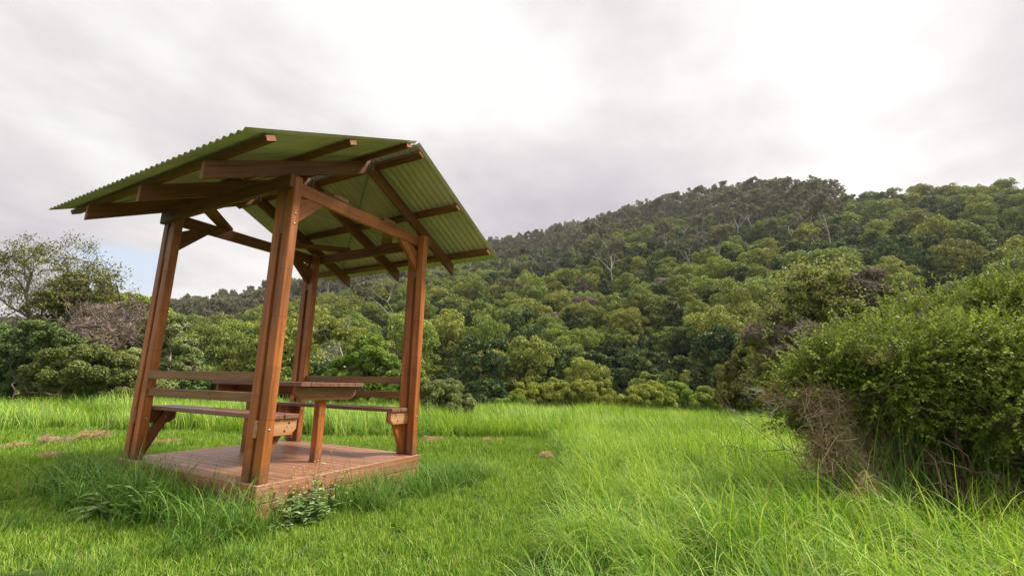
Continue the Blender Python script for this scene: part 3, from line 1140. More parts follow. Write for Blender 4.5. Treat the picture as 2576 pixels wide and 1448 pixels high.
sc_ = sc_*np.where(kind == 'gum_tree', np.interp(s_, [0, .5, 1], [.8, .72, .70]), np.interp(s_, [0, .15, .3, .6, 1], [.88, .78, .70, .66, .68]))
sc_ = np.where((kind == 'wattle_tree'), sc_*1.02, sc_)
rot_ = r.uniform(0, 6.28, len(gx))
ns_ = np.stack([r.uniform(.85, 1.2, len(gx)), r.uniform(.85, 1.2, len(gx)), r.uniform(.78, 1.38, len(gx))], 1)
var_ = r.integers(0, 15, len(gx))



def ray_ground(px, py, t0=40, t1=420):
    ds = np.linspace(t0, t1, 1600)
    P = np.array([at(px, py, d) for d in ds])
    g = ground_z(P[:, 0], P[:, 1])
    k = np.argmax(P[:, 2] < g)
    if k == 0:      # above the ridge: stand it on the ridge in that direction
        q = at(px, 966, 100)-CAM
        ph_ = math.atan2(q @ RH, q @ FH)
        d_ = float(np.interp(ph_, _ph, _dr))*math.cos(ph_)-2
        p = at(px, py, d_); p[2] = float(ground_z(p[0], p[1]))-1.0
        return p, d_
    return P[k], ds[k]


BOULD = [(1705, 541, 15, 'large pale granite boulder among gums high under the ridge'), (1779, 533, 6, 'smaller pale boulder right of the large one under the ridge')]
BIG = [(1548, 738, 1.15, 1, 'tall spreading gum standing over the dark forest right of the shelter'),
       (1640, 590, .9, 3, 'slim gum with bright white trunk near the ridge, left of the boulder'),
       (975, 868, .95, 2, 'dull green gum seen between the far and right posts'),
       (1285, 700, .95, 4, 'brownish gum with full crown just past the right eave'),
       (1262, 800, .8, 0, 'small gum with forked trunk low past the right eave'),
       (2016, 505, .95, 3, 'largest spreading gum on the skyline ridge'),
       (2185, 492, .75, 0, 'thin-crowned gum alone on the skyline over the right shrub'),
       (2352, 486, .55, 2, 'small gum poking above the skyline toward the right edge')]
spots = []
keep = np.ones(len(gx), bool)
for px, py, rp, lb in BOULD:
    P_, d_ = ray_ground(px, py+rp*.5)
    spots.append((P_, d_))
    keep &= ~((np.abs(sx-px) < rp*1.3+9) & (np.hypot(gx-P_[0], gy-P_[1]) < 45) & (sy > py-22) & (_w < d_+3))
bigs = []
for px, py, s, v, lb in BIG:
    P_, d_ = ray_ground(px, py)
    bigs.append((P_, d_))
    keep &= ~(np.hypot(gx-P_[0], gy-P_[1]) < 5.5)
    keep &= ~((np.abs(sx-px) < 14) & (np.hypot(gx-P_[0], gy-P_[1]) < 13) & (_w < d_))
gx, gy, gz, rr, dr, s_, sx, sy, _w, kind, sc_, rot_, var_, ns_ = [v[keep] for v in (gx, gy, gz, rr, dr, s_, sx, sy, _w, kind, sc_, rot_, var_, ns_)]

# which of them are trees one can pick out: the nearest ones, and those on the skyline
inframe = (sx > -20) & (sx < 2600)
hidden = ((sx > 2000) & (sy > 720)) | (sx < 360) | (sy > 1035)
near_rank = np.where(inframe & ~hidden & (kind != 'shrub'), rr/(sc_*np.where(kind == 'gum_tree', 1.6, 1.0)), 1e9)
top = np.argsort(near_rank)[:215]
sky = np.where(inframe & (s_ > .955) & (s_ < 1.02) & ((kind == 'gum_tree') | (sx > 2150)) & (sx > 1240))[0]
sky = sky[np.argsort(rr[sky])][:50]
indiv = np.zeros(len(gx), bool)
indiv[top] = True; indiv[sky] = True

ROWS = [(960, 'behind the long grass'), (915, 'at the hill foot'), (868, 'low on the hillside'), (815, 'on the lower slope'),
        (750, 'on the middle slope'), (680, 'on the upper slope'), (-99, 'high under the ridge')]
COLS = [(450, 'beside the left post'), (640, 'between left and front posts'), (765, 'behind the front post'), (890, 'between front and far posts'),
        (1010, 'left of the right post'), (1085, 'behind the right post'), (1200, 'just right of right post'), (1330, 'past the right eave'),
        (1460, 'well right of shelter'), (1590, 'x'), (1720, 'above middle of field'),
        (1850, 'left of brown twiggy shrub'), (2000, 'over brown twiggy shrub'), (2200, 'over the big right shrub'), (9999, 'toward the right edge')]
COLS[9] = (1590, 'right of the picture centre')
cells = {}
for i in np.where(indiv)[0]:
    row = 'on the skyline ridge' if i in set(sky) else next(t for v, t in ROWS if sy[i] > v)
    colt = next(t for v, t in COLS if sx[i] < v)
    cells.setdefault((kind[i], row, colt), []).append(i)
ORD = {1: '', 2: ['left one of two', 'right one of two']}
NUM = ['', 'one', 'two', 'three', 'four', 'five', 'six', 'seven', 'eight', 'nine', 'ten', 'eleven', 'twelve']
OR = ['first', 'second', 'third', 'fourth', 'fifth', 'sixth', 'seventh', 'eighth', 'ninth', 'tenth', 'eleventh', 'twelfth']
label_of = {}
for (kn, row, colt), lst in cells.items():
    lst = sorted(lst, key=lambda i: sx[i])
    for q, i in enumerate(lst):
        o = '' if len(lst) == 1 else (', '+('left', 'right')[q]+' of two' if len(lst) == 2 else ', '+OR[min(q, 11)]+' from left')
        label_of[i] = KINDS[kn][2]+' '+row+', '+colt+o
for i in np.where(indiv)[0]:
    kn = kind[i]
    c, t = (FINE if rr[i] < 130 else LIB)[kn][var_[i] % len(LIB[kn])]
    e = bpy.data.objects.new(kn, None)
    e.empty_display_size = 1
    COL.objects.link(e)
    e.location = (gx[i], gy[i], gz[i])
    e.rotation_euler = (0, 0, rot_[i])
    e.scale = tuple(sc_[i]*ns_[i])
    tag(e, label_of[i], KINDS[kn][3], 'trees on the hillside')
    for nm, dat in zip(PARTN.get(kn, ('crown', 'trunk')), (c, t)):
        o = bpy.data.objects.new(nm, dat)
        COL.objects.link(o)
        o.parent = e

for (P_, d_), (px, py, s, v, lb) in zip(bigs, BIG):
    c, t = FINE['gum_tree'][v]
    e = bpy.data.objects.new('gum_tree', None)
    COL.objects.link(e)
    e.location = tuple(P_); e.scale = (s, s, s); e.rotation_euler = (0, 0, px*.1)
    tag(e, lb, 'tree', 'trees on the hillside')
    for nm, dat in (('crown', c), ('trunk', t)):
        o = bpy.data.objects.new(nm, dat)
        COL.objects.link(o)
        o.parent = e
M_ROCK = bark_mat('granite', (.26, .23, .21), (.46, .42, .39))
for (P_, d_), (px, py, rp, lb) in zip(spots, BOULD):
    R_ = rp*1.25/FPX*d_
    V_, F_ = [], []
    nu, nv = 18, 11
    for b in range(nv+1):
        for a in range(nu):
            th = math.pi*b/nv; q = 2*math.pi*a/nu
            n = np.array([math.sin(th)*math.cos(q), math.sin(th)*math.sin(q), math.cos(th)])
            kx = 1+.16*float(vnoise(np.array(n[0]*1.7+rp), np.array(n[1]*1.7+n[2]*2.3), 4))+.07*float(vnoise(np.array(n[0]*5), np.array(n[1]*5+n[2]*4), 5))
            V_.append(n*kx*R_*np.array([1, .8, 1.15]))
    for b in range(nv):
        for a in range(nu):
            F_.append((b*nu+a, (b+1)*nu+a, (b+1)*nu+(a+1) % nu, b*nu+(a+1) % nu))
    o = link('boulder', raw_mesh('boulder', V_, np.array(F_), smooth=True), M_ROCK)
    o.location = tuple(P_+np.array([0, 0, R_*.7+2.6]))
    tag(o, lb, 'boulder')

# the rest of the forest, too many to count
pl, pts, ro, sl, ix = [], [], [], [], []
order = [(kn, v) for kn in KINDS for v in range(len(LIB[kn]))]
for kn, v in order:
    for dat in LIB[kn][v]:
        pl.append(bpy.data.objects.new('forest_piece', dat))
pos_of = {kv: n for n, kv in enumerate(order)}
# understorey fills the gaps between the trees
ux, uy, _ = grid(4.6, -150, 440, -330, 420, .5, 22)
ua, ub, ur = polar(ux, uy)
uph = np.arctan2(ub, ua)
us = (ur-42)/(np.interp(uph, _ph, _dr)-42)
k = (ua > 5) & (np.abs(ub) < 1.28*ua+6) & (ur > 36) & (us < 1.0)
upx = to_px(ux, uy, ground_z(ux, uy))[0]
k &= ~((us > .90) & (upx < 2100))
for P_, d_ in spots: k &= ~((np.hypot(ux-P_[0], uy-P_[1]) < 16) & (ua < d_+2))
ux, uy = ux[k], uy[k]
uz = ground_z(ux, uy)
for i in np.where(~indiv)[0]:
    n = pos_of[(kind[i], var_[i] % len(LIB[kind[i]]))]
    for q in (0, 1):
        pts.append((gx[i], gy[i], gz[i])); ro.append(rot_[i]); sl.append(sc_[i]*ns_[i]); ix.append(n*2+q)
for i in range(len(ux)):
    n = pos_of[('shrub', int(r.integers(0, 3)))]
    pts.append((ux[i], uy[i], uz[i]-.3)); ro.append(r.uniform(0, 6.28)); sl.append(r.uniform(.6, 1.05)*np.array([1, 1, r.uniform(.8, 1.5)])); ix.append(n*2)
scatter('forest', pl, np.array(pts), np.array(ro), np.array(sl), np.array(ix), 'dense forest covering the hillside between the nearer trees')

# ------------------------------------------------------------------ trees and shrubs one sees closely
def hero(name, label, cat, depth, lobes, mat, n, leaf, wood=None, woodmat=None, aspect=1.6, jit=.75, fuzz=.16, low=-.8,
         dspread=.35, seed=1, extra=None, group=None, upb=.35, parts=('crown', 'trunk'), twigs=0, twr=.006, sub=22, ratio=.28, tip=None, gd=2, gn=3):
    """lobes (px, py, rx, ry) as seen, each at its own distance round depth; wood: list of polylines (px, py) with start radius"""
    r = np.random.default_rng(seed*13+7)
    L = []
    for q in lobes:
        d = q[4] if len(q) > 4 else depth+r.uniform(-1, 1)*dspread*q[2]/FPX*depth*2
        c = at(q[0], q[1], d)
        L.append((*c, q[2]/FPX*d, q[2]/FPX*d, q[3]/FPX*d))
    cx = float(np.mean([l[0] for l in L])); cy = float(np.mean([l[1] for l in L]))
    bz = float(ground_z(cx, cy))
    root = empty(name, (cx, cy, bz), label, cat, group)
    org = np.array([cx, cy, bz])
    segs, tips = [], []
    for (pts, rad, d) in (wood or []):
        P = [at(a, b, d) for a, b in pts]
        for k in range(len(P)-1):
            f0 = 1-.7*k/(len(P)-1); f1 = 1-.7*(k+1)/(len(P)-1)
            m = (P[k]+P[k+1])/2+r.normal(0, .03, 3)*np.linalg.norm(P[k+1]-P[k])
            segs.append((P[k], m, rad*f0, rad*(f0+f1)/2)); segs.append((m, P[k+1], rad*(f0+f1)/2, rad*f1))
            dirn = P[k+1]-P[k]
            if k > 0 or len(P) < 4:
                for _ in range(gn):
                    q = P[k]+dirn*r.uniform(.2, 1)
                    ln = np.linalg.norm(dirn)
                    dd = dirn/ln+r.normal(0, .7, 3)+np.array([0, 0, .2])
                    grow(r, q, dd, ln*.6, max(rad*f1*.5, .012), gd, segs, tips, (2, 3), .6, .1, .25, .7, .6)
    if twigs:
        Lb = np.array(L)
        who = r.integers(0, len(Lb), twigs)
        for w_ in who:
            dd = r.normal(size=3); dd[2] = abs(dd[2])*.6+.1*dd[2]; dd /= np.linalg.norm(dd)
            base = Lb[w_, :3]+dd*Lb[w_, 3:]*r.uniform(.25, .8)
            grow(r, base, dd+r.normal(0, .4, 3), float(Lb[w_, 3])*.55, twr, 1, segs, tips, (2, 3), .6, .05, .3, .7, .55)
    if not segs:
        grow(r, (cx, cy, bz-.1), (0, 0, 1), max(.4, (np.mean([l[2] for l in L])-bz)*.6), .05+.01*depth*.3, 2, segs, tips)
    V, F, t = crown(seed*31+3, L, n, leaf, aspect, upb, jit, fuzz*1.6, low, sub=sub, ratio=ratio)
    if tip:
        T = np.array([p for p, d in tips])
        T = np.repeat(T, tip[0], 0)+r.normal(0, tip[1], (len(T)*tip[0], 3))
        V2, F2 = quads(T, r.normal(size=T.shape)+np.array([0, 0, .5]), leaf*r.uniform(.6, 1.3, len(T)), aspect, r)
        F = np.vstack([F, F2+len(V)]); V = np.vstack([V, V2]); t = np.concatenate([t, np.repeat(r.random(len(T)), 4)])
    link(parts[0], raw_mesh(name+'_'+parts[0], V-org, F, {'tone': t}, [mat]), None, root)
    TV, TF = tubes(segs, 5)
    link(parts[1], raw_mesh(name+'_'+parts[1], TV-org, TF, None, [woodmat or B_GREY], True), None, root)
    return root, L, org


def add_leaves(root, org, name, depth, lobes, mat, n, leaf, seed, **kw):
    r = np.random.default_rng(seed)
    L = []
    for q in lobes:
        d = q[4] if len(q) > 4 else depth+r.uniform(-.3, .3)*q[2]/FPX*depth*2
        c = at(q[0], q[1], d)
        L.append((*c, q[2]/FPX*d, q[2]/FPX*d, q[3]/FPX*d))
    V, F, t = crown(seed, L, n, leaf, **kw)
    return link(name, raw_mesh(name, V-org, F, {'tone': t}, [mat]), None, root)


L_TWG = leaf_mat('sparse_olive_leaves', [(.2, (.13, .165, .04)), (.5, (.27, .31, .085)), (.8, (.42, .44, .16))], .35, .02, .1)
L_DEEP = leaf_mat('deep_green_leaves', [(.2, (.040, .070, .018)), (.5, (.095, .145, .036)), (.8, (.21, .27, .075))], .25, .02, .1)
L_YEL = leaf_mat('yellow_green_leaves', [(.2, (.11, .145, .014)), (.5, (.27, .30, .032)), (.8, (.46, .47, .08))], .3, .02, .2)
# --- left of the shelter
hero('sparse_tree', 'tall thin-crowned tree with bare forked trunks against the sky at the left edge', 'tree', 24,
     [(55, 655, 45, 20), (120, 642, 45, 16), (185, 662, 42, 16), (222, 684, 22, 12), (30, 690, 38, 12), (105, 668, 42, 14), (-20, 650, 40, 25), (165, 690, 36, 12), (20, 720, 30, 10), (90, 640, 30, 12)],
     L_OLIVE, 3000, .06, [([(100, 960), (98, 880), (92, 840), (72, 790), (66, 740), (80, 690), (66, 655)], .16, 24), ([(95, 850), (145, 795), (165, 735), (172, 690), (160, 645)], .13, 23.6),
                        ([(150, 790), (200, 758), (250, 735)], .07, 23.4), ([(165, 735), (200, 695), (240, 672)], .05, 24.2), ([(76, 800), (30, 775), (-10, 742)], .08, 24.5), ([(66, 740), (30, 690), (10, 665)], .05, 24)],
     B_GREY, 2.0, 1.0, .6, -1, seed=3, group='trees left of the shelter', tip=(6, .16), gd=4, gn=3)
hero('olive_tree', 'loose olive-brown tree leaning right between the sparse tree and the dead branches', 'tree', 23,
     [(175, 730, 45, 24), (238, 722, 40, 18), (150, 762, 50, 26), (212, 768, 60, 28), (258, 742, 24, 16), (190, 700, 26, 12), (110, 780, 40, 24)],
     L_OLIVE, 6500, .08, [([(150, 900), (150, 830), (185, 780), (225, 745)], .12, 23), ([(150, 830), (130, 790), (150, 750)], .08, 23)], B_GREY, 1.8, 1.0, .5, -1, seed=4, group='trees left of the shelter', tip=(5, .2), gd=4, gn=3)
hero('dark_tree', 'dense dark green tree low at the left edge behind the long grass', 'tree', 19,
     [(40, 865, 62, 55), (105, 850, 50, 42), (10, 930, 60, 55), (128, 890, 40, 40), (55, 965, 62, 42), (-40, 880, 60, 60), (85, 915, 50, 45), (150, 870, 36, 34)],
     L_DEEP, 42000, .075, [([(70, 1010), (60, 930), (70, 860)], .16, 19)], B_GREY, 1.5, .8, .22, -1, seed=5, group='trees left of the shelter')
hero('olive_bush', 'broad rounded olive bush at the field edge left of the left post', 'bush', 16.5,
     [(190, 925, 75, 46), (125, 945, 52, 45), (255, 925, 60, 42), (300, 965, 36, 34), (165, 985, 75, 34), (245, 985, 70, 32), (215, 895, 50, 22), (150, 905, 40, 25), (310, 1000, 30, 22)],
     L_OLIVE, 70000, .060, None, None, 1.5, .75, .16, -1, seed=6, group='bushes along the far edge of the field', parts=('foliage', 'stem'))
hero('dead_tree', 'half-dead tree of tangled brown branches behind the olive bush, left of the post', 'tree', 21,
     [(265, 800, 62, 34), (325, 792, 46, 36), (225, 822, 46, 20), (355, 830, 34, 34), (290, 850, 60, 25)],
     L_DEAD, 3400, .026, [([(300, 960), (290, 880), (240, 850), (180, 812)], .13, 21), ([(290, 880), (330, 850), (400, 900)], .07, 20.5), ([(300, 870), (270, 820), (200, 822), (165, 838)], .09, 20.6),
                          ([(290, 880), (330, 820), (380, 790)], .08, 21.5), ([(270, 830), (290, 780), (330, 755)], .06, 21.2), ([(220, 860), (260, 850), (350, 842)], .05, 20.3)],
     B_TWIG, 8.0, 1.2, .5, -1, seed=7, group='trees left of the shelter', twigs=70, twr=.012)
hero('wattle_tree', 'yellow-green wattle crown behind the dead branches, touching the left post', 'tree', 27,
     [(300, 764, 36, 22), (345, 775, 46, 32), (385, 792, 40, 32), (330, 752, 28, 14), (360, 840, 50, 40), (320, 850, 50, 40), (395, 860, 40, 50), (350, 900, 50, 60)],
     L_WATTLE, 36000, .095, None, None, 1.5, .8, .18, -1, seed=8, group='trees left of the shelter')
hero('round_tree', 'rounded grey-green tree just right of the left post', 'tree', 21,
     [(430, 835, 38, 44), (455, 890, 38, 44), (405, 880, 45, 60), (425, 955, 62, 48), (468, 945, 30, 42), (392, 818, 30, 32), (440, 1000, 55, 30), (380, 960, 50, 50)],
     L_GREY, 70000, .070, [([(430, 1010), (425, 950), (430, 880)], .14, 21)], B_PALE, 1.6, .8, .18, -1, seed=9, group='trees left of the shelter')
hero('brown_bush', 'dull brown-green bush at the foot of the left post behind the long grass', 'bush', 18,
     [(345, 950, 30, 40), (372, 985, 34, 32), (335, 905, 24, 30), (330, 1000, 25, 20)], L_GREY, 13000, .075, None, None, 1.6, .8, .2, -1, seed=10,
     group='bushes along the far edge of the field', parts=('foliage', 'stem'))
# --- seen through the shelter
hero('green_bush', 'fresh green tree-like bush between the far and right posts', 'bush', 17,
     [(925, 893, 48, 34), (962, 925, 38, 34), (878, 925, 42, 34), (928, 862, 32, 18), (900, 970, 56, 44), (968, 980, 44, 42), (930, 1010, 60, 30), (850, 965, 34, 40)],
     L_BRIGHT, 52000, .075, [([(925, 1050), (920, 980), (930, 910)], .10, 17), ([(920, 985), (960, 940)], .06, 17)], B_GREY, 1.7, .75, .16, -1, seed=11, group='bushes along the far edge of the field', parts=('foliage', 'stem'))
hero('green_bush', 'lower yellow-green bush beside the right post behind the back rails', 'bush', 15.5,
     [(1000, 958, 34, 22), (1035, 950, 32, 26), (1000, 1000, 40, 30), (1040, 1000, 32, 34), (960, 1025, 36, 22)], L_BRIGHT, 24000, .065, None, None, 1.6, .75, .16, -1, seed=12,
     group='bushes along the far edge of the field', parts=('foliage', 'stem'))
hero('pale_tree', 'pale bare-limbed tree with a thin olive top behind the far post', 'tree', 25,
     [(822, 832, 36, 16), (858, 842, 26, 14), (800, 850, 24, 14), (845, 822, 26, 9)], L_WATTLE, 6500, .10,
     [([(868, 960), (862, 900), (850, 860), (838, 828)], .08, 25), ([(862, 905), (835, 870), (815, 840)], .06, 25), ([(868, 930), (835, 915), (815, 892)], .05, 24.5), ([(850, 860), (872, 835), (880, 812)], .05, 25)],
     B_PALE, 1.8, .8, .3, -1, seed=13, group='trees seen through the shelter')
hero('dark_bush', 'dark bush under the table behind the long grass', 'bush', 19,
     [(700, 990, 50, 34), (770, 1000, 50, 34), (830, 1015, 46, 28), (640, 985, 50, 36), (570, 985, 56, 38), (505, 985, 50, 40)], L_DARK, 30000, .10, None, None, 1.6, .8, .2, -1, seed=14,
     group='bushes along the far edge of the field', parts=('foliage', 'stem'))
hero('greyish_bush', 'grey-green bush with brown dead patches just right of the right post', 'bush', 12,
     [(1100, 1000, 46, 38), (1148, 1012, 36, 36), (1078, 985, 34, 28), (1128, 978, 32, 20), (1105, 1035, 52, 24), (1160, 1035, 28, 20), (1065, 1020, 30, 30)],
     L_GREY, 60000, .045, None, None, 1.9, .8, .16, -1, seed=15, group='bushes along the far edge of the field', parts=('foliage', 'stem'), twigs=60, twr=.006)
# --- foot of the hill
for k, (lb, lobes, dep) in enumerate((
        ('small olive-green bush, leftmost in the row at the hill foot', [(1262, 1036, 26, 16), (1296, 1028, 26, 18)], 27),
        ('yellow-green bush second from left in the row at the hill foot', [(1330, 1000, 34, 24), (1312, 1022, 30, 22), (1358, 1015, 30, 26), (1340, 1030, 36, 20)], 30),
        ('broadest yellow-green bush in the row at the hill foot', [(1400, 1003, 38, 26), (1450, 998, 46, 24), (1500, 1005, 40, 26), (1535, 1026, 26, 18), (1420, 1028, 50, 22), (1480, 1030, 50, 22)], 30),
        ('yellow-green bush right of the broadest one at the hill foot', [(1600, 1012, 38, 20), (1640, 1003, 40, 24), (1665, 1022, 34, 20), (1600, 1032, 46, 16), (1640, 990, 24, 16)], 29),
        ('rounder bright bush second from right at the hill foot', [(1700, 1003, 30, 24), (1712, 1022, 28, 20), (1685, 1030, 30, 16)], 31),
        ('small bright bush, rightmost in the row at the hill foot', [(1764, 1022, 28, 16), (1778, 1000, 22, 14), (1792, 1018, 22, 18)], 28))):
    hero('foothill_bush', lb, 'bush', dep, [(a, b-9, c*1.08, d*1.2) for a, b, c, d in lobes], L_BRIGHT if k in (0, 4, 5) else L_YEL, 14000+8000*len(lobes), .075, None, None, 1.5, .9, .2, -1, seed=20+k,
         group='bushes in a row at the foot of the hill', parts=('foliage', 'stem'))
# --- right
hero('tall_bush', 'tall olive bush left of the brown twiggy shrub', 'bush', 14,
     [(1868, 905, 30, 26), (1842, 945, 36, 36), (1880, 960, 44, 44), (1838, 992, 36, 30), (1895, 1005, 44, 30), (1905, 900, 34, 40)],
     L_OLIVE, 42000, .065, [([(1870, 1045), (1868, 980), (1850, 930)], .07, 14)], B_GREY, 1.6, .75, .16, -1, seed=31, group='shrubs on the right', parts=('foliage', 'stem'), twigs=50, twr=.01)
rt, L_, og = hero('twiggy_shrub', 'tall shrub with green top and brown twiggy underside behind the big right shrub', 'bush', 8.4,
     [(2055, 705, 58, 26), (2020, 745, 62, 36), (2085, 745, 60, 34), (1955, 808, 46, 28), (1915, 858, 40, 22), (2120, 800, 70, 44), (2220, 770, 60, 40), (2040, 800, 60, 36), (1985, 905, 55, 30), (1935, 940, 42, 36)],
     L_TWG, 80000, .030, [([(2060, 1060), (2050, 960), (2020, 860), (2040, 760)], .05, 8.6), ([(2050, 960), (1980, 900), (1930, 850)], .035, 8.5), ([(2050, 900), (2110, 820), (2150, 740)], .035, 8.7)],
     B_TWIG, 2.2, 1.0, .34, -1, seed=32, group='shrubs on the right', parts=('foliage', 'stem'), twigs=420, twr=.006, sub=26, ratio=.27, tip=(6, .05))
add_leaves(rt, og, 'dead_foliage', 8.3, [(2150, 735, 60, 32), (2010, 852, 85, 24), (1898, 842, 24, 18), (2190, 700, 28, 16), (2080, 880, 60, 34), (1960, 880, 40, 22)], L_DEAD, 26000, .030, 77, aspect=7, upb=.1, jit=1.2, fuzz=.5, low=-1, sub=14, ratio=.35)


def sprays(seed, L, ntw, nleaf, tlen, leaf, sidecam=None, up=.45):
    """leafy twigs growing out of lobes: leaf quads and stems"""
    r = np.random.default_rng(seed)
    Lb = np.array(L, float)
    ar = Lb[:, 3]*Lb[:, 5]
    who = r.choice(len(Lb), ntw*3, p=ar/ar.sum())
    d = r.normal(size=(ntw*3, 3)); d[:, 2] += .15
    d /= np.linalg.norm(d, axis=1, keepdims=True)
    rad = 1-np.abs(r.normal(0, .16, ntw*3))
    P = Lb[who, :3]+d*Lb[who, 3:]*rad[:, None]
    keep = np.ones(len(P), bool)
    for k in range(len(Lb)):
        keep &= ~((((P-Lb[k, :3])/Lb[k, 3:])**2).sum(1) < .5) | (who == k)
    if sidecam is not None:
        keep &= ((P-Lb[who, :3]) @ sidecam) < Lb[who, 3]*.35
    idx = np.where(keep)[0][:ntw]
    P, d = P[idx], d[idx]
    n = len(P)
    dr_ = d+r.normal(0, .45, (n, 3)); dr_[:, 2] += up
    dr_ /= np.linalg.norm(dr_, axis=1, keepdims=True)
    Ln = tlen*r.uniform(.5, 1.3, n)
    bend = r.normal(0, .25, (n, 3))
    t = np.linspace(.08, 1, nleaf)
    C = P[:, None]+(dr_[:, None]*t[None, :, None]+bend[:, None]*(t**2)[None, :, None]*.5)*Ln[:, None, None]
    off = r.normal(size=(n, nleaf, 3))
    off -= (off*dr_[:, None]).sum(-1, keepdims=True)*dr_[:, None]
    off /= np.linalg.norm(off, axis=-1, keepdims=True)
    ax = off*.8+dr_[:, None]*.7
    ax /= np.linalg.norm(ax, axis=-1, keepdims=True)
    ls = leaf*r.uniform(.6, 1.2, (n, nleaf, 1))*(1-.35*t[None, :, None])
    nn = np.cross(ax, r.normal(size=ax.shape)); nn[..., 2] = np.abs(nn[..., 2])+.3
    side = np.cross(ax, nn); side /= np.linalg.norm(side, axis=-1, keepdims=True)
    a = C+ax*ls*.08; b = C+ax*ls*.5+side*ls*.29; c = C+ax*ls; e = C+ax*ls*.5-side*ls*.29
    V = np.stack([a, b, c, e], 2).reshape(-1, 3)
    F = np.arange(len(V)).reshape(-1, 4)
    tn = np.clip(.6*np.repeat(r.random(n), nleaf)+.4*r.random(n*nleaf)+.12*np.tile(t-.5, n), 0, 1)
    st = []
    C0 = P-dr_*Ln[:, None]*.5
    S = [(C0[i], C[i, nleaf//2], .0018, .0014) for i in range(n)]+[(C[i, nleaf//2], C[i, -1], .0014, .0008) for i in range(n)]
    return V, F, np.repeat(tn, 4), S


def pxl(spec, d):
    return [(*at(a, b, d+dd), rx/FPX*d, rx/FPX*d, ry/FPX*d) for a, b, rx, ry, dd in spec]




def big_shrub():
    spec = [(2085, 940, 58, 28, 4.3), (2200, 892, 76, 44, 4.4), (2310, 850, 76, 46, 4.6), (2430, 822, 90, 54, 4.5), (2580, 815, 100, 76, 4.3), (2720, 860, 130, 130, 4.0),
            (2150, 955, 100, 46, 4.0), (2290, 930, 120, 70, 3.9), (2440, 930, 130, 80, 3.8), (2590, 940, 140, 95, 3.6), (2390, 1010, 130, 42, 3.8), (2570, 1035, 140, 50, 3.6),
            (2025, 968, 44, 22, 4.2), (2135, 920, 66, 34, 3.9), (2260, 985, 100, 34, 3.9), (2020, 1060, 40, 24, 4.2)]
    L = []
    for px, py, rx, ry, d in spec:
        c = at(px, py, d)
        L.append((*c, rx/FPX*d, rx/FPX*d, ry/FPX*d))
    bx, by = at(2400, 1000, 4.3)[:2]
    org = np.array([bx, by, float(ground_z(bx, by))])
    root = empty('big_shrub', tuple(org), 'large dense bright green small-leaved shrub overhanging the long grass at the right edge', 'bush', 'shrubs on the right')
    V, F, t, S = sprays(91, expand(np.random.default_rng(3), L, 6, .5), 6800, 22, .24, .038, FH)
    # long upright shoots standing out of the top
    Lt = [l for l in L if l[2] > CAM[2]+.25]
    V2, F2, t2, S2 = sprays(94, Lt, 360, 30, .36, .034, FH, 1.2)
    F = np.vstack([F, F2+len(V)]); V = np.vstack([V, V2]); t = np.concatenate([t, t2]); S += S2
    link('foliage', raw_mesh('shrub_foliage', V-org, F, {'tone': t}, [L_HEDGE]), None, root)
    # inner leaves, toned darker
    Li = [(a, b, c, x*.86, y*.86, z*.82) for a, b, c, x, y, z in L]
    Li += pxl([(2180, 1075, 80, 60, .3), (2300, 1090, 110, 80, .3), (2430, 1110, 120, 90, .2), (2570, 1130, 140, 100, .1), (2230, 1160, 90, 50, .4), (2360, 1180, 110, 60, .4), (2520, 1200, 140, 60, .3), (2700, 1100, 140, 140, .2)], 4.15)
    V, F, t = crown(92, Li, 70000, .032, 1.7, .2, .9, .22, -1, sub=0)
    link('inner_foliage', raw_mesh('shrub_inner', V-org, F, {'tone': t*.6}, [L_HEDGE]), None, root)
    r = np.random.default_rng(8)
    tips = []
    for k in range(13):
        b = at(2130+k*42+r.uniform(-15, 15), 1215, 4.2+r.uniform(-.3, .5)); b[2] = float(ground_z(b[0], b[1]))-.05
        tgt = L[r.integers(0, len(L))]
        d = np.array(tgt[:3])-b
        grow(r, b, d/np.linalg.norm(d)+r.normal(0, .1, 3), np.linalg.norm(d)*.55, r.uniform(.012, .024), 3, S, tips, (2, 3), .5, .05, .2, .62, .6)
    # a crooked bare branch sticking out on the left
    br = []
    pts = [(2060, 1030), (2030, 1022), (1995, 1008), (1960, 1002), (1935, 992), (1912, 984)]
    for (pp, rad) in ((pts, .010), ([(2030, 1022), (2035, 1060), (2050, 1100), (2075, 1140)], .013), ([(1995, 1008), (1960, 1022), (1945, 1035)], .005), ([(1960, 1002), (1930, 1010), (1900, 1002)], .004)):
        P = [at(a, b, 4.05) for a, b in pp]
        for k in range(len(P)-1):
            br.append((P[k], P[k+1], rad*(1-.6*k/len(P)), rad*(1-.6*(k+1)/len(P))))
            for _ in range(2):
                grow(r, P[k+1], (P[k+1]-P[k])/np.linalg.norm(P[k+1]-P[k])+r.normal(0, .6, 3), .09, rad*.35, 1, br, tips, (1, 3), .6, .1, .3)
    TV, TF = tubes(S, 3)
    link('stem', raw_mesh('shrub_stem', TV-org, TF, None, [B_TWIG], True), None, root)
    TV, TF = tubes(br, 5)
    link('bare_branch', raw_mesh('shrub_branch', TV-org, TF, None, [B_PALE], True), None, root)
    # orange dry leaves on the sprig
    Lo = []
    for px, py, rr_ in ((1930, 985, 20), (1960, 1000, 22), (1985, 1020, 24), (1920, 1005, 14), (1945, 965, 14), (2000, 1040, 16)):
        c = at(px, py, 4.05); q = rr_/FPX*4.05
        Lo.append((*c, q, q, q))
    V, F, t = crown(93, Lo, 230, .016, 1.7, .1, 1.0, .5, -1, sub=0)
    o = link('dry_leaves', raw_mesh('dry_leaves', V-org, F, {'tone': t}, [M_DRY]), None, root)
    o['label'] = 'orange dry leaves on a bare sprig'
    return L


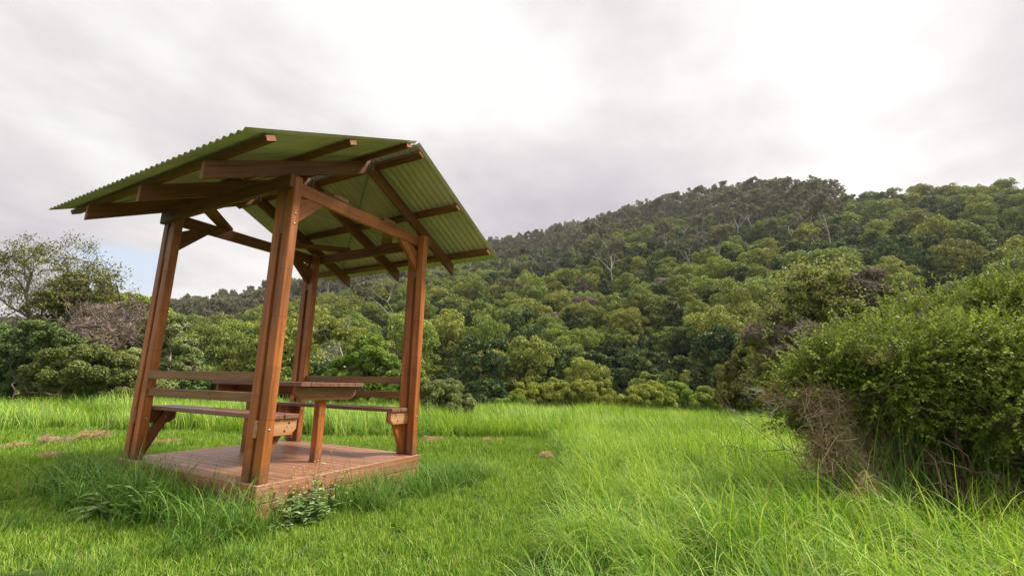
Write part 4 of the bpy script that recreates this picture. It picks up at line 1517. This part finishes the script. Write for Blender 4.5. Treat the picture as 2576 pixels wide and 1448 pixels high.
M_DRY = leaf_mat('orange_dry_leaves', [(.2, (.20, .10, .04)), (.5, (.34, .19, .09)), (.8, (.48, .32, .18))], .3, .02, .1)
M_STRAW = leaf_mat('dry_grass', [(.15, (.22, .14, .085)), (.5, (.44, .31, .20)), (.85, (.66, .53, .37))], .2, .02, .2)
M_HAY = leaf_mat('cut_hay', [(.15, (.25, .16, .07)), (.5, (.50, .35, .18)), (.85, (.68, .52, .31))], .2, .02, .1)
big_shrub()


def strands(seed, L, n, length, width, droop=.5, flat=0.0, segs=5):
    """tangled dry stalks filling lobes"""
    r = np.random.default_rng(seed)
    Lb = np.array(L, float)
    vol = Lb[:, 3]*Lb[:, 4]*Lb[:, 5]
    who = r.choice(len(Lb), n, p=vol/vol.sum())
    d = r.normal(size=(n, 3)); d /= np.linalg.norm(d, axis=1, keepdims=True)
    P = Lb[who, :3]+d*Lb[who, 3:]*(r.random(n)**.4)[:, None]
    v = r.normal(size=(n, 3)); v[:, 2] = v[:, 2]*(1-flat)-droop*.5
    v /= np.linalg.norm(v, axis=1, keepdims=True)
    k1 = r.normal(0, .8, (n, 3))
    Ln = length*r.uniform(.4, 1.3, n)
    t = np.linspace(-.5, .5, segs+1)
    C = P[:, None]+(v[:, None]*t[None, :, None]+k1[:, None]*((t**2)-.1)[None, :, None])*Ln[:, None, None]
    C[..., 2] -= droop*(t**2)[None]*Ln[:, None]
    sd = np.cross(v, r.normal(size=(n, 3))); sd /= np.linalg.norm(sd, axis=1, keepdims=True)
    w = width*r.uniform(.5, 1.2, n)[:, None]*(1-np.abs(t)[None, :]*1.2)*.5+.0003
    A = C-sd[:, None]*w[..., None]; B = C+sd[:, None]*w[..., None]
    V = np.stack([A, B], 2).reshape(-1, 3)
    m = segs+1
    base = (np.arange(n)*m*2)[:, None]+np.arange(segs)[None]*2
    F = np.stack([base, base+1, base+3, base+2], -1).reshape(-1, 4)
    return V, F, np.repeat(r.random(n), m*2)


def tangle(label, L, n, length, width, seed, mat=None, name='dry_grass_tangle', cat='dry grass', group='dry grass tangled in the right shrub', droop=.5):
    V, F, t = strands(seed, L, n, length, width, droop)
    org = np.array([np.mean([l[0] for l in L]), np.mean([l[1] for l in L]), min(l[2]-l[5] for l in L)])
    o = link(name, raw_mesh(name, V-org, F, {'tone': t}, [mat or M_STRAW]))
    o.location = tuple(org)
    tag(o, label, cat, group)


tangle('brown matted dry grass hanging at the left end of the big right shrub', pxl([(2060, 990, 48, 18, 0), (2040, 1012, 36, 16, .1), (2095, 1010, 36, 24, 0), (2075, 1050, 34, 40, 0)], 4.0), 900, .34, .006, 201)
tangle('lower grey-brown tangle of dry stalks under the left end of the big right shrub', pxl([(2080, 1100, 44, 30, 0), (2110, 1150, 46, 34, 0), (2060, 1140, 30, 30, .2), (2150, 1190, 60, 26, .1), (2160, 1110, 50, 36, .3)], 3.95), 1300, .34, .006, 202)
tangle('dry stalks in the dark hollow under the middle of the big right shrub', pxl([(2260, 1150, 70, 50, .2), (2350, 1180, 80, 46, .3), (2230, 1090, 50, 40, .2), (2470, 1190, 90, 50, .3), (2300, 1220, 90, 30, .2)], 4.0), 1900, .36, .005, 203)
tangle('small clump of straw caught high on the front of the big right shrub', pxl([(2215, 895, 30, 12, 0), (2180, 905, 22, 12, 0), (2130, 890, 24, 8, .1)], 3.72), 300, .16, .004, 204, M_HAY)
tangle('single twisted hank of pale straw lying on the grass below the right shrub', pxl([(2180, 1210, 10, 22, 0), (2165, 1240, 9, 16, 0)], 3.4), 160, .14, .005, 205, M_HAY, droop=1.2)

# long green blades climbing through the shrub
g = np.random.default_rng(44)
Vs, Fs, Ts, nb_ = [], [], [], 0
for (px, py, dep, k_, ln) in ((2190, 1225, 3.9, 70, 1.0), (2300, 1235, 3.9, 60, 1.0), (2120, 1225, 4.0, 50, .8), (2420, 1240, 3.8, 50, .9)):
    V, F, t = blades(k_, .5, (ln*.6, ln*1.1), (.005, .009), .16, .5, 7, int(px))
    c = at(px, py, dep); c[2] = float(ground_z(c[0], c[1]))
    Vs.append(V+c); Fs.append(F+nb_); Ts.append(t); nb_ += len(V)
o = link('climbing_grass', raw_mesh('climbing_grass', np.vstack(Vs), np.vstack(Fs), {'tone': np.concatenate(Ts)}, [M_ROUGH]))
tag(o, 'tall green grass blades growing up through the right shrub', kind='stuff')

# ------------------------------------------------------------------ hay left on the mown lawn
for k, (px, py, rx, lb) in enumerate(((215, 1120, 42, 'long pale heap of cut hay on the lawn left of the left post'),
                                      (132, 1130, 30, 'brown end of the hay heap with grass growing through it'),
                                      (30, 1141, 17, 'small hay patch near the left edge of the lawn'),
                                      (134, 1158, 20, 'thin scrap of hay in front of the long heap'),
                                      (425, 1123, 28, 'flat hay patch seen behind the bench bracket of the left post'),
                                      (1095, 1101, 30, 'hay patch on the lawn just right of the right post'),
                                      (1240, 1102, 22, 'thin hay patch midway to the long grass on the right'),
                                      (1375, 1134, 16, 'hay scrap against the edge of the long grass'))):
    d = (CAM[2]+.27)/((py-962)/FPX)
    c = at(px, py, d); R_ = rx/FPX*d
    z0 = float(ground_z(c[0], c[1]))
    hgt = .14 if k in (0, 1) else .06
    L = []
    g = np.random.default_rng(300+k)
    for q in range(7):
        f = g.uniform(-.8, .8)
        pp = c+RH*R_*f+FH*g.uniform(-.12, .12)
        L.append((pp[0], pp[1], z0+.02+hgt*.4*g.random(), R_*.36, R_*.3, hgt*g.uniform(.5, 1)))
    V, F, t = strands(310+k, L, int(500+R_*1500), .13, .005, .2, .8, 4)
    V[:, 2] = np.maximum(V[:, 2], z0+.004)
    org = np.array([c[0], c[1], z0])
    o = link('cut_hay', raw_mesh('cut_hay', V-org, F, {'tone': t}, [M_STRAW if k == 1 else M_HAY]))
    o.location = tuple(org)
    tag(o, lb, 'hay', 'cut hay lying on the lawn')

# ------------------------------------------------------------------ weeds by the deck
M_WEED = leaf_mat('weed_leaves', [(.2, (.13, .22, .06)), (.5, (.24, .36, .12)), (.8, (.38, .50, .22))], .25, .02, .1)
M_YEL = simple('yellow_petals', (.75, .36, .015), .6)


def weed(name, label, base, stems, height, nleaf, leaf, flowers, seed, lean=.35, lowleaf=True, group='weeds growing against the deck', wid=.42):
    r = np.random.default_rng(seed)
    base = np.array(base, float)
    root = empty(name, tuple(base), label, 'plant', group)
    segs, LV_, LF, LT, FLW = [], [], [], [], []
    nb = 0
    for s in range(stems):
        p = np.array([r.normal(0, .03), r.normal(0, .03), 0.0])
        d = np.array([r.normal(0, lean), r.normal(0, lean), 1.0]); d /= np.linalg.norm(d)
        h = height*r.uniform(.5, 1.1)
        K = 7
        for k in range(K):
            q = p+d*h/K
            segs.append((p, q, .0028*(1-.09*k), .0028*(1-.09*(k+1))))
            if k >= 1:
                for _ in range(max(1, nleaf//K)):
                    a = r.uniform(0, 6.28)
                    ax = np.array([math.cos(a), math.sin(a), r.uniform(-.15, .5)]); ax /= np.linalg.norm(ax)
                    sz = leaf*r.uniform(.6, 1.2)*(1.15-.75*k/K)
                    c0 = p+(q-p)*r.random()+ax*sz*.25
                    sd = np.cross(ax, (0, 0, 1)); sd /= np.linalg.norm(sd)
                    up = np.cross(sd, ax)
                    w = sz*wid
                    pts = [c0, c0+ax*sz*.3+sd*w*.85+up*sz*.04, c0+ax*sz*.62+sd*w*.62, c0+ax*sz-up*sz*.12, c0+ax*sz*.62-sd*w*.62, c0+ax*sz*.3-sd*w*.85+up*sz*.04, c0+ax*sz*.5-up*sz*.05]
                    LV_ += pts
                    b = nb
                    LF += [(b, b+1, b+6, b), (b+1, b+2, b+6, b+6), (b+2, b+3, b+6, b+6), (b+3, b+4, b+6, b+6), (b+4, b+5, b+6, b+6), (b+5, b, b+6, b+6)]
                    nb += 7
                    LT += [r.random()]*7
            p = q
            d = d+r.normal(0, .12, 3); d /= np.linalg.norm(d)
        if flowers and r.random() < flowers:
            for _ in range(r.integers(1, 4)):
                q = p+r.normal(0, 1, 3)*(.03, .03, .015)+np.array([0, 0, .03])
                segs.append((p, q, .0012, .001))
                FLW.append(q)
    TV, TF = tubes(segs, 4)
    link('stem', raw_mesh('weed_stem', TV, TF, None, [M_WEED], True), None, root)
    tri = np.array([f[:3] for f in LF])
    link('foliage', raw_mesh('weed_foliage', np.array(LV_), tri, {'tone': np.array(LT)}, [M_WEED]), None, root)
    for q in FLW:
        dome(q[0], q[1], q[2], .0065, '+z', 'flower', M_YEL, root, 1.1)
    return root


gz_ = lambda x, y: float(ground_z(x, y))
weed('flowering_weed', 'leafy weed with tiny yellow flowers at the near corner of the deck', (.28, -.20, gz_(.28, -.2)), 18, .44, 20, .07, .35, 401, .6)
weed('flowering_weed', 'second flowering weed leaning over the fascia, just right of the corner weed', (.40, -.14, gz_(.4, -.14)), 9, .36, 16, .06, .4, 411, .5)
weed('leafy_weed', 'low leafy weed at the foot of the yellow-flowered one', (.20, -.30, gz_(.2, -.3)), 14, .24, 22, .07, .3, 402, .8)
weed('leafy_weed', 'small three-stemmed sprig in the lawn in front of the deck corner', (-.03, -.33, gz_(-.03, -.33)), 5, .11, 12, .05, .2, 403, .8)
weed('broadleaf_weed', 'broad-leaved weed in the dark grass at the middle of the deck side', (-.42, .72, gz_(-.42, .72)), 6, .30, 12, .115, 0, 404, .5)
weed('broadleaf_weed', 'pale broad-leaved weed on the outer edge of the dark grass', (-.50, 1.05, gz_(-.5, 1.05)), 6, .24, 13, .12, 0, 414, .7)
weed('broadleaf_weed', 'broad-leaved weed in the dark grass near the left post', (-.38, 1.55, gz_(-.38, 1.55)), 9, .34, 13, .10, 0, 405, .5)
weed('broadleaf_weed', 'weed with drooping leaves at the back edge of the deck behind the table leg', (LV+.22, 1.12, gz_(2, 1.1)), 7, .42, 16, .10, 0, 406, .4, wid=.2)
weed('leafy_weed', 'tall thin weed reaching above the deck edge right of the flowering one', (.52, -.16, gz_(.52, -.16)), 5, .52, 10, .05, .4, 407, .3)
r = np.random.default_rng(55)
tw, tp = [], []
grow(r, (0, 0, .045), (.75, .62, .1),   .11, .0026, 2, tw, tp, (1, 2), .5, 0, .25)
TV, TF = tubes(tw, 5)
tpos = at(712, 1402, (CAM[2]+.27)/((1402-962)/FPX))
o = link('fallen_twig', raw_mesh('fallen_twig', TV, TF, None, [B_GREY], True))
o.location = (tpos[0], tpos[1], gz_(tpos[0], tpos[1])+.02)
tag(o, 'dry forked twig lying on the lawn in front of the shelter', 'twig')

# a few dry leaves and grass clippings blown onto the deck
r = np.random.default_rng(66)
n_ = 70
P = np.stack([r.uniform(.02, LV-.02, n_), r.uniform(.02, LU-.02, n_), np.full(n_, .0045)], 1)
V, F = quads(P, np.array([0, 0, 1.0])+r.normal(0, .10, (n_, 3)), r.uniform(.006, .014, n_), 2.4, r)
V[:, 2] = np.maximum(V[:, 2], .002)
o = link('leaf_litter', raw_mesh('leaf_litter', V, F, {'tone': np.repeat(r.random(n_), 4)}, [M_STRAW]))
tag(o, 'dry leaf scraps and clippings on the deck boards', kind='stuff')

# ------------------------------------------------------------------ sky and light
SUN_AZ = _R*.85 + FH*.10 + np.array([0, 0, 1.0])*1.0
SUN_AZ = SUN_AZ/np.linalg.norm(SUN_AZ)
SUN_EL = math.asin(SUN_AZ[2])


def build_world():
    w = bpy.data.worlds.new('World')
    SC.world = w
    w.use_nodes = True
    nt = w.node_tree
    nt.nodes.clear()
    N = NT(nt)
    tc = N.n('ShaderNodeTexCoord').outputs['Generated']
    sky = N.n('ShaderNodeTexSky', sky_type='NISHITA', sun_disc=False)
    sky.sun_elevation = SUN_EL
    sky.sun_rotation = math.atan2(SUN_AZ[0], SUN_AZ[1])
    sky.air_density = 1.0
    sky.dust_density = 2.0
    sep = N.n('ShaderNodeSeparateXYZ')
    N.l(tc, sep.inputs[0])
    zc = N.math('MAXIMUM', sep.outputs[2], 0.02)
    den = N.math('ADD', zc, .22)
    cmb = N.n('ShaderNodeCombineXYZ')
    N.l(N.math('DIVIDE', sep.outputs[0], den), cmb.inputs[0])
    N.l(N.math('DIVIDE', sep.outputs[1], den), cmb.inputs[1])
    cv = cmb.outputs[0]
    n1 = N.noise(N.mapping(cv, (1, 1, 1), (3.1, 1.7, 0)), .62, 3, .45, .35)
    n2 = N.noise(N.mapping(cv, (1, 1, 1), (8.3, 5.2, 2)), 2.1, 5, .55, .25)
    n3 = N.noise(cv, 6.5, 5, .55, .2)
    base = N.math('ADD', N.math('ADD', N.math('MULTIPLY', n1, .58), N.math('MULTIPLY', n2, .30)), N.math('MULTIPLY', n3, .12))

    def blob(px, py, sharp):
        d = at(px, py, 10)-CAM
        d = d/np.linalg.norm(d)
        dp = N.n('ShaderNodeVectorMath', operation='DOT_PRODUCT')
        N.l(tc, dp.inputs[0])
        dp.inputs[1].default_value = tuple(d)
        return N.math('POWER', N.math('MAXIMUM', dp.outputs['Value'], 0.0), sharp)
    # thin bright parts of the cloud sheet and thicker grey ones
    adj = None
    for (px, py, sh, wt) in ((2150, 230, 22, .20), (1080, 120, 30, .05), (520, 690, 90, .09), (1900, 20, 30, .06), (250, 250, 60, .04), (330, 715, 700, .07),
                             (1480, 430, 26, -.12), (520, 160, 30, -.10), (2600, 250, 60, -.14), (300, 480, 60, -.05), (1560, 60, 60, -.05), (820, 520, 60, -.03)):
        t = N.math('MULTIPLY', blob(px, py, sh), wt)
        adj = t if adj is None else N.math('ADD', adj, t)
    base = N.math('ADD', N.math('MULTIPLY', N.math('SUBTRACT', base, .5), 1.4), .52)
    f = N.math('ADD', base, adj)
    cloud = N.ramp(f, [(.26, (.56, .515, .58)), (.40, (.70, .655, .70)), (.52, (.83, .80, .80)), (.64, (1.02, 1.0, .99))])
    # overhead cloud boosted above the view, added light for lawn and tree crowns
    lift = N.math('ADD', 1.0, N.math('MULTIPLY', N.math('POWER', N.math('MAXIMUM', N.math('SUBTRACT', sep.outputs[2], .70), 0.0), 1.0), 12.0))
    sc = N.n('ShaderNodeVectorMath', operation='SCALE')
    N.l(cloud, sc.inputs[0])
    N.l(N.math('MULTIPLY', lift, SKYK), sc.inputs['Scale'])
    # a gap in the clouds low on the left
    gapb = N.math('ADD', blob(255, 668, 420), N.math('MULTIPLY', blob(390, 690, 900), .75))
    gap = N.math('MULTIPLY', N.math('SUBTRACT', N.math('ADD', gapb, N.math('MULTIPLY', N.math('SUBTRACT', n3, .5), 1.3)), .50), 2.2, clamp=True)
    bluek = N.n('ShaderNodeVectorMath', operation='SCALE')
    N.l(sky.outputs[0], bluek.inputs[0])
    bluek.inputs['Scale'].default_value = 1.0
    blue = N.mix(.6, bluek.outputs[0], (.74*SKYK, .78*SKYK, .86*SKYK))
    col = N.mix(N.math('MULTIPLY', gap, .9), sc.outputs[0], blue)
    # a little clear sky through all of it
    bg = N.n('ShaderNodeBackground')
    N.l(col, bg.inputs[0])
    bg.inputs[1].default_value = .1
    o = N.n('ShaderNodeOutputWorld')
    N.l(bg.outputs[0], o.inputs[0])


EXPO = 1.4
SKYK = 10/(2**EXPO)*1.0
build_world()
sun_d = bpy.data.lights.new('sun', 'SUN')
sun_d.energy = 2.2
sun_d.angle = math.radians(11)
sun_d.color = (1.0, .955, .87)
sun_o = bpy.data.objects.new('sun', sun_d)
COL.objects.link(sun_o)
sun_o.rotation_euler = Vector(tuple(-SUN_AZ)).to_track_quat('-Z', 'Y').to_euler()
SC.view_settings.view_transform = 'Standard'
SC.view_settings.look = 'None'
SC.view_settings.exposure = EXPO
SC.view_settings.gamma = 1.0
SC.cycles.max_bounces = 6
SC.cycles.diffuse_bounces = 3
SC.cycles.transmission_bounces = 3
SC.cycles.transparent_max_bounces = 4
SC.cycles.use_denoising = True
SC.cycles.denoising_prefilter = 'ACCURATE'


# ------------------------------------------------------------------ the air of the valley
hz = MB().box(-700, 900, -800, 900, -60, 190)
mh, nt = new_mat('haze')
N = NT(nt)
pv = N.n('ShaderNodeVolumePrincipled')
pv.inputs['Color'].default_value = (.80, .79, .82, 1)
pv.inputs['Density'].default_value = .00025
pv.inputs['Anisotropy'].default_value = .3
o_ = N.n('ShaderNodeOutputMaterial')
N.l(pv.outputs[0], o_.inputs['Volume'])
tag(hz.build('haze', mh, None, 0), 'thin haze in the valley air', kind='stuff')
SC.cycles.volume_bounces = 0
